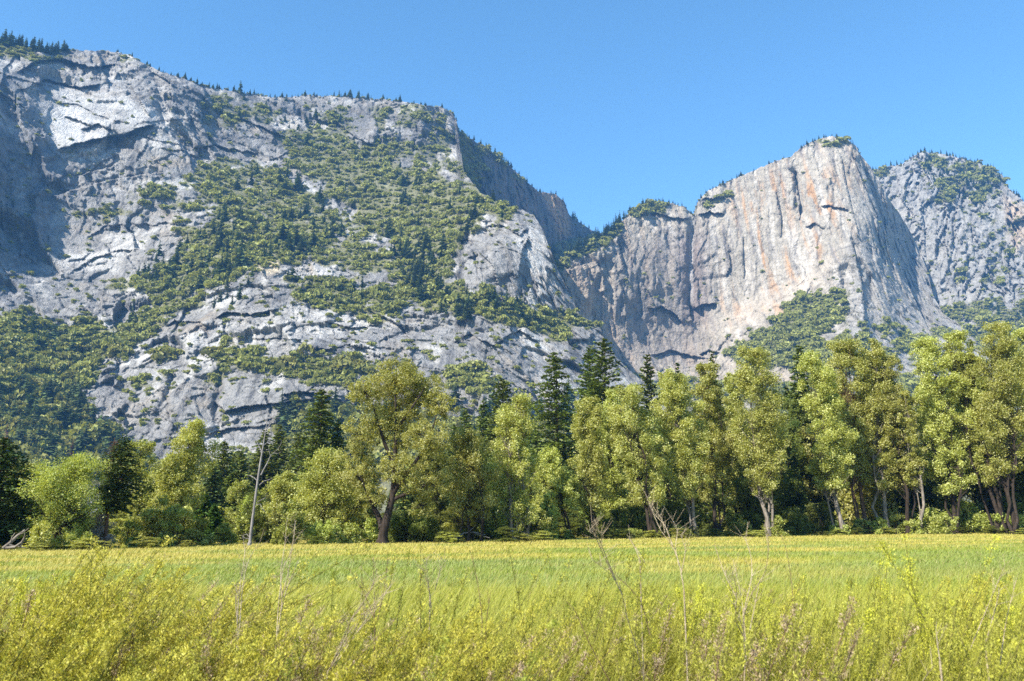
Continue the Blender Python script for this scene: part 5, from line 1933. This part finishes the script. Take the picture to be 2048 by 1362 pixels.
for kd, px, top, Y, lab in [
    ('bright', 1832, 1066, 5.2, "tallest bright yellow weed spike, its tip crossing the foot of the wood at the right"),
    ('upright', 1004, 1088, 5.0, "tall green weed whose tip rises before the middle of the meadow"),
    ('plume', 98, 1076, 4.6, "tall feathery weed at the left with its tip before the three stemmed cottonwood"),
    ('plume', 130, 1080, 4.9, "second tall feathery weed at the left, right of a slightly taller one"),
    ('plume', 40, 1092, 4.7, "feathery weed at the left with its tip below the fallen grey log"),
    ('arch', 285, 1165, 4.4, "yellow green plume arching right over a brown withered patch"),
    ('arch', 255, 1160, 5.0, "paler plume arching behind another, right of the left thicket"),
    ('bright', 1740, 1122, 5.6, "yellow spike standing apart, left of the tallest bright yellow one"),
    ('brown', 480, 1180, 4.6, "greyish brown withered weed beside the arching plume"), ('brown', 455, 1215, 4.2, "brown withered weed below the arching plume"),
    ('brown', 625, 1262, 4.0, "pinkish brown seed head left of the leaning dry bundle"), ('dark', 745, 1100, 5.5, "thin dark weed with a reddish tip, above the leaning dry bundle"),
]:
    put_weed(kd, px, top, Y, lab)

# ---- dry stalks, each drawn along its own bent line: (distance, material, [lines], label)
STALKS = [
    (4.4, 'stem_dry', [[(470, 1370), (474, 1290), (476, 1220), (480, 1170), (488, 1120), (490, 1098), (487, 1085)], [(478, 1300), (473, 1230), (482, 1160), (489, 1130)], [(472, 1340), (480, 1240), (484, 1180), (493, 1130), (505, 1105), (520, 1083)], [(476, 1260), (470, 1200), (478, 1180)]], "pale dry stalk in front of the dead snag's foot, leftmost of the tall stalks"),
    (4.6, 'stem_dry', [[(552, 1290), (556, 1220), (562, 1160), (568, 1130), (578, 1115), (586, 1085), (590, 1050), (592, 1040)], [(548, 1370), (552, 1290), (565, 1200), (560, 1150), (566, 1110), (570, 1090), (572, 1060), (575, 1030)], [(560, 1230), (572, 1180), (585, 1150), (596, 1120)], [(562, 1200), (578, 1140), (583, 1100), (590, 1062)]], "pale dry stalk with several strands before the bright yellow green bush"),
    (4.0, 'stem_dry', [[(655, 1345), (690, 1275), (720, 1235), (750, 1205), (780, 1175)], [(660, 1340), (700, 1270), (735, 1225), (770, 1188)], [(665, 1325), (695, 1255), (705, 1235), (725, 1210), (755, 1155)], [(670, 1330), (710, 1270), (745, 1220), (782, 1170)], [(668, 1318), (700, 1280), (740, 1236), (765, 1200)], [(690, 1290), (700, 1240), (730, 1200), (748, 1165)]], "bundle of dry straw coloured stalks leaning right across the grass"),
    (4.2, 'stem_dry', [[(1290, 1370), (1275, 1300), (1255, 1240), (1245, 1190), (1225, 1150), (1185, 1120)], [(1245, 1190), (1220, 1140), (1198, 1090), (1190, 1072), (1175, 1058)], [(1232, 1160), (1215, 1120), (1200, 1083), (1192, 1062), (1184, 1045)], [(1198, 1088), (1205, 1075), (1188, 1050)]], "long forked dry stalk bending left, its tips before the four slim dark stems"),
    (4.6, 'stem_dry', [[(1368, 1180), (1360, 1130), (1345, 1090), (1320, 1060), (1300, 1010), (1290, 985)], [(1358, 1130), (1350, 1095), (1356, 1060), (1345, 1040)], [(1345, 1090), (1330, 1050), (1310, 1030)], [(1362, 1150), (1372, 1100), (1362, 1070)], [(1330, 1065), (1325, 1040), (1305, 1012)]], "dead pale branches rising before the first left leaning cottonwood"),
    (3.9, 'stem_dry', [[(1488, 1370), (1492, 1290), (1487, 1220), (1478, 1170), (1466, 1120)], [(1490, 1310), (1485, 1240), (1500, 1190), (1530, 1150), (1538, 1100), (1535, 1060)], [(1494, 1330), (1488, 1260), (1470, 1220), (1463, 1170)], [(1486, 1230), (1505, 1150), (1502, 1110), (1490, 1075)], [(1480, 1210), (1450, 1150), (1432, 1100)], [(1490, 1280), (1470, 1240), (1474, 1180), (1462, 1130)], [(1500, 1260), (1512, 1200), (1520, 1160)]], "whitish branching dry stalks, most upright of all, before the pale forked trunk"),
    (4.5, 'stem_brown', [[(1585, 1260), (1586, 1190), (1580, 1140), (1573, 1100), (1562, 1068)]], "single thin brown stalk right of the whitish branching ones"),
    (4.3, 'stem_brown', [[(1218, 1360), (1180, 1290), (1150, 1220), (1130, 1200)], [(1300, 1270), (1285, 1210), (1265, 1180), (1220, 1140), (1185, 1120)]], "thin brown arched stalks near the lower middle"),
    (3.6, 'stem_dry', [[(1880, 1322), (1875, 1290), (1872, 1260), (1873, 1243)]], "single straw coloured blade at the lower right"),
    (3.5, 'stem_dry', [[(1844, 1366), (1855, 1348), (1870, 1330)]], "short pale broken blade at the bottom right"),
    (5.0, 'stem_dry', [[(1280, 1120), (1270, 1095), (1258, 1075)], [(1290, 1125), (1275, 1100), (1262, 1084)]], "two short pale stalks slanting left in the middle meadow"),
    (5.0, 'stem_brown', [[(750, 1250), (748, 1180), (746, 1110)], [(750, 1240), (730, 1190), (700, 1140)], [(755, 1240), (770, 1170), (775, 1120)]], "thin dark stalks fanning out above the leaning dry bundle"),
    (4.8, 'stem_dry', [[(860, 1190), (855, 1150), (852, 1120)], [(870, 1180), (880, 1140), (890, 1120)], [(865, 1230), (858, 1180), (850, 1140)]], "short whitish forked stalks left of the green weed in the middle"),
    (4.1, 'stem_brown', [[(965, 1340), (962, 1290), (965, 1240), (955, 1160), (940, 1100)], [(975, 1330), (970, 1260), (982, 1180)]], "dark thin stalks left of the tall green weed in the middle"),
    (4.2, 'stem_dry', [[(1970, 1290), (1990, 1220), (2000, 1180)], [(1940, 1300), (1985, 1190), (2010, 1130)], [(2000, 1330), (2012, 1240), (2030, 1170)]], "pale stalks slanting right near the right edge"),
]
for Y, mt, lines, lab in STALKS:
    e0_ = lines[0][0]
    x = x_at(e0_[0], Y, 1300)
    z = float(gz(x, Y))
    parts = []
    rs = np.random.RandomState(int(Y * 100) + len(lab))
    for ln in lines:
        pts = list(ln)
        n = len(pts)
        dd = rs.uniform(-.12, .12)
        P = np.array([at(px, py, Y + dd * i) for i, (px, py) in enumerate(pts)], float)
        if n > 2:      # round the bends
            t = np.linspace(0, n - 1, n * 4)
            P = np.stack([np.interp(t, np.arange(n), P[:, j]) for j in range(3)], 1)
            for _ in range(2):
                P[1:-1] = (P[:-2] + 2 * P[1:-1] + P[2:]) / 4
        r0 = 0.0027 if len(lines) > 1 else 0.0022
        parts.append(tube(P, np.linspace(r0, 0.0009, len(P)), 5))
        for j in range(10 if len(lines) > 2 else 3):
            k = rs.randint(len(P) // 3, len(P))
            q = P[k]
            qe = q + np.array([rs.normal() * .035, rs.normal() * .03, rs.uniform(.02, .09)])
            parts.append(tube(np.stack([q, qe]), [.0011, .0006], 3))
    # the foot of the stalk, down to the soil
    P0 = np.array(at(lines[0][0][0], lines[0][0][1], Y), float)
    parts.append(tube(np.stack([np.array([P0[0], Y, z - .02]), P0]), [.0048, .0042], 5))
    v, f = join2(parts)
    off = np.array([x, Y, z])
    o = link("dry_stalk", mesh("dry_stalk", v - off, f, M[mt], True))
    o.location = off
    tag(o, lab, "dry stalk")
# ------------------------------------------------------------------ the air of the valley
def haze_box():
    m, nt, out = nodes("valley_air")
    v = N(nt, 'ShaderNodeVolumePrincipled')
    v.inputs['Color'].default_value = (0.18, 0.48, 1.0, 1)
    v.inputs['Density'].default_value = 0.00008
    v.inputs['Anisotropy'].default_value = 0.0
    nt.links.new(v.outputs[0], out.inputs['Volume'])
    x0, x1, y0, y1, z0, z1 = -5200, 5200, -2600, 6100, -2.0, 1180
    V = np.array([(x, y, z) for x in (x0, x1) for y in (y0, y1) for z in (z0, z1)], float)
    F = np.array([(0, 1, 3, 2), (4, 6, 7, 5), (0, 4, 5, 1), (2, 3, 7, 6), (0, 2, 6, 4), (1, 5, 7, 3)])
    tag(link("haze", mesh("haze", V, F, m)), kind='stuff')


haze_box()
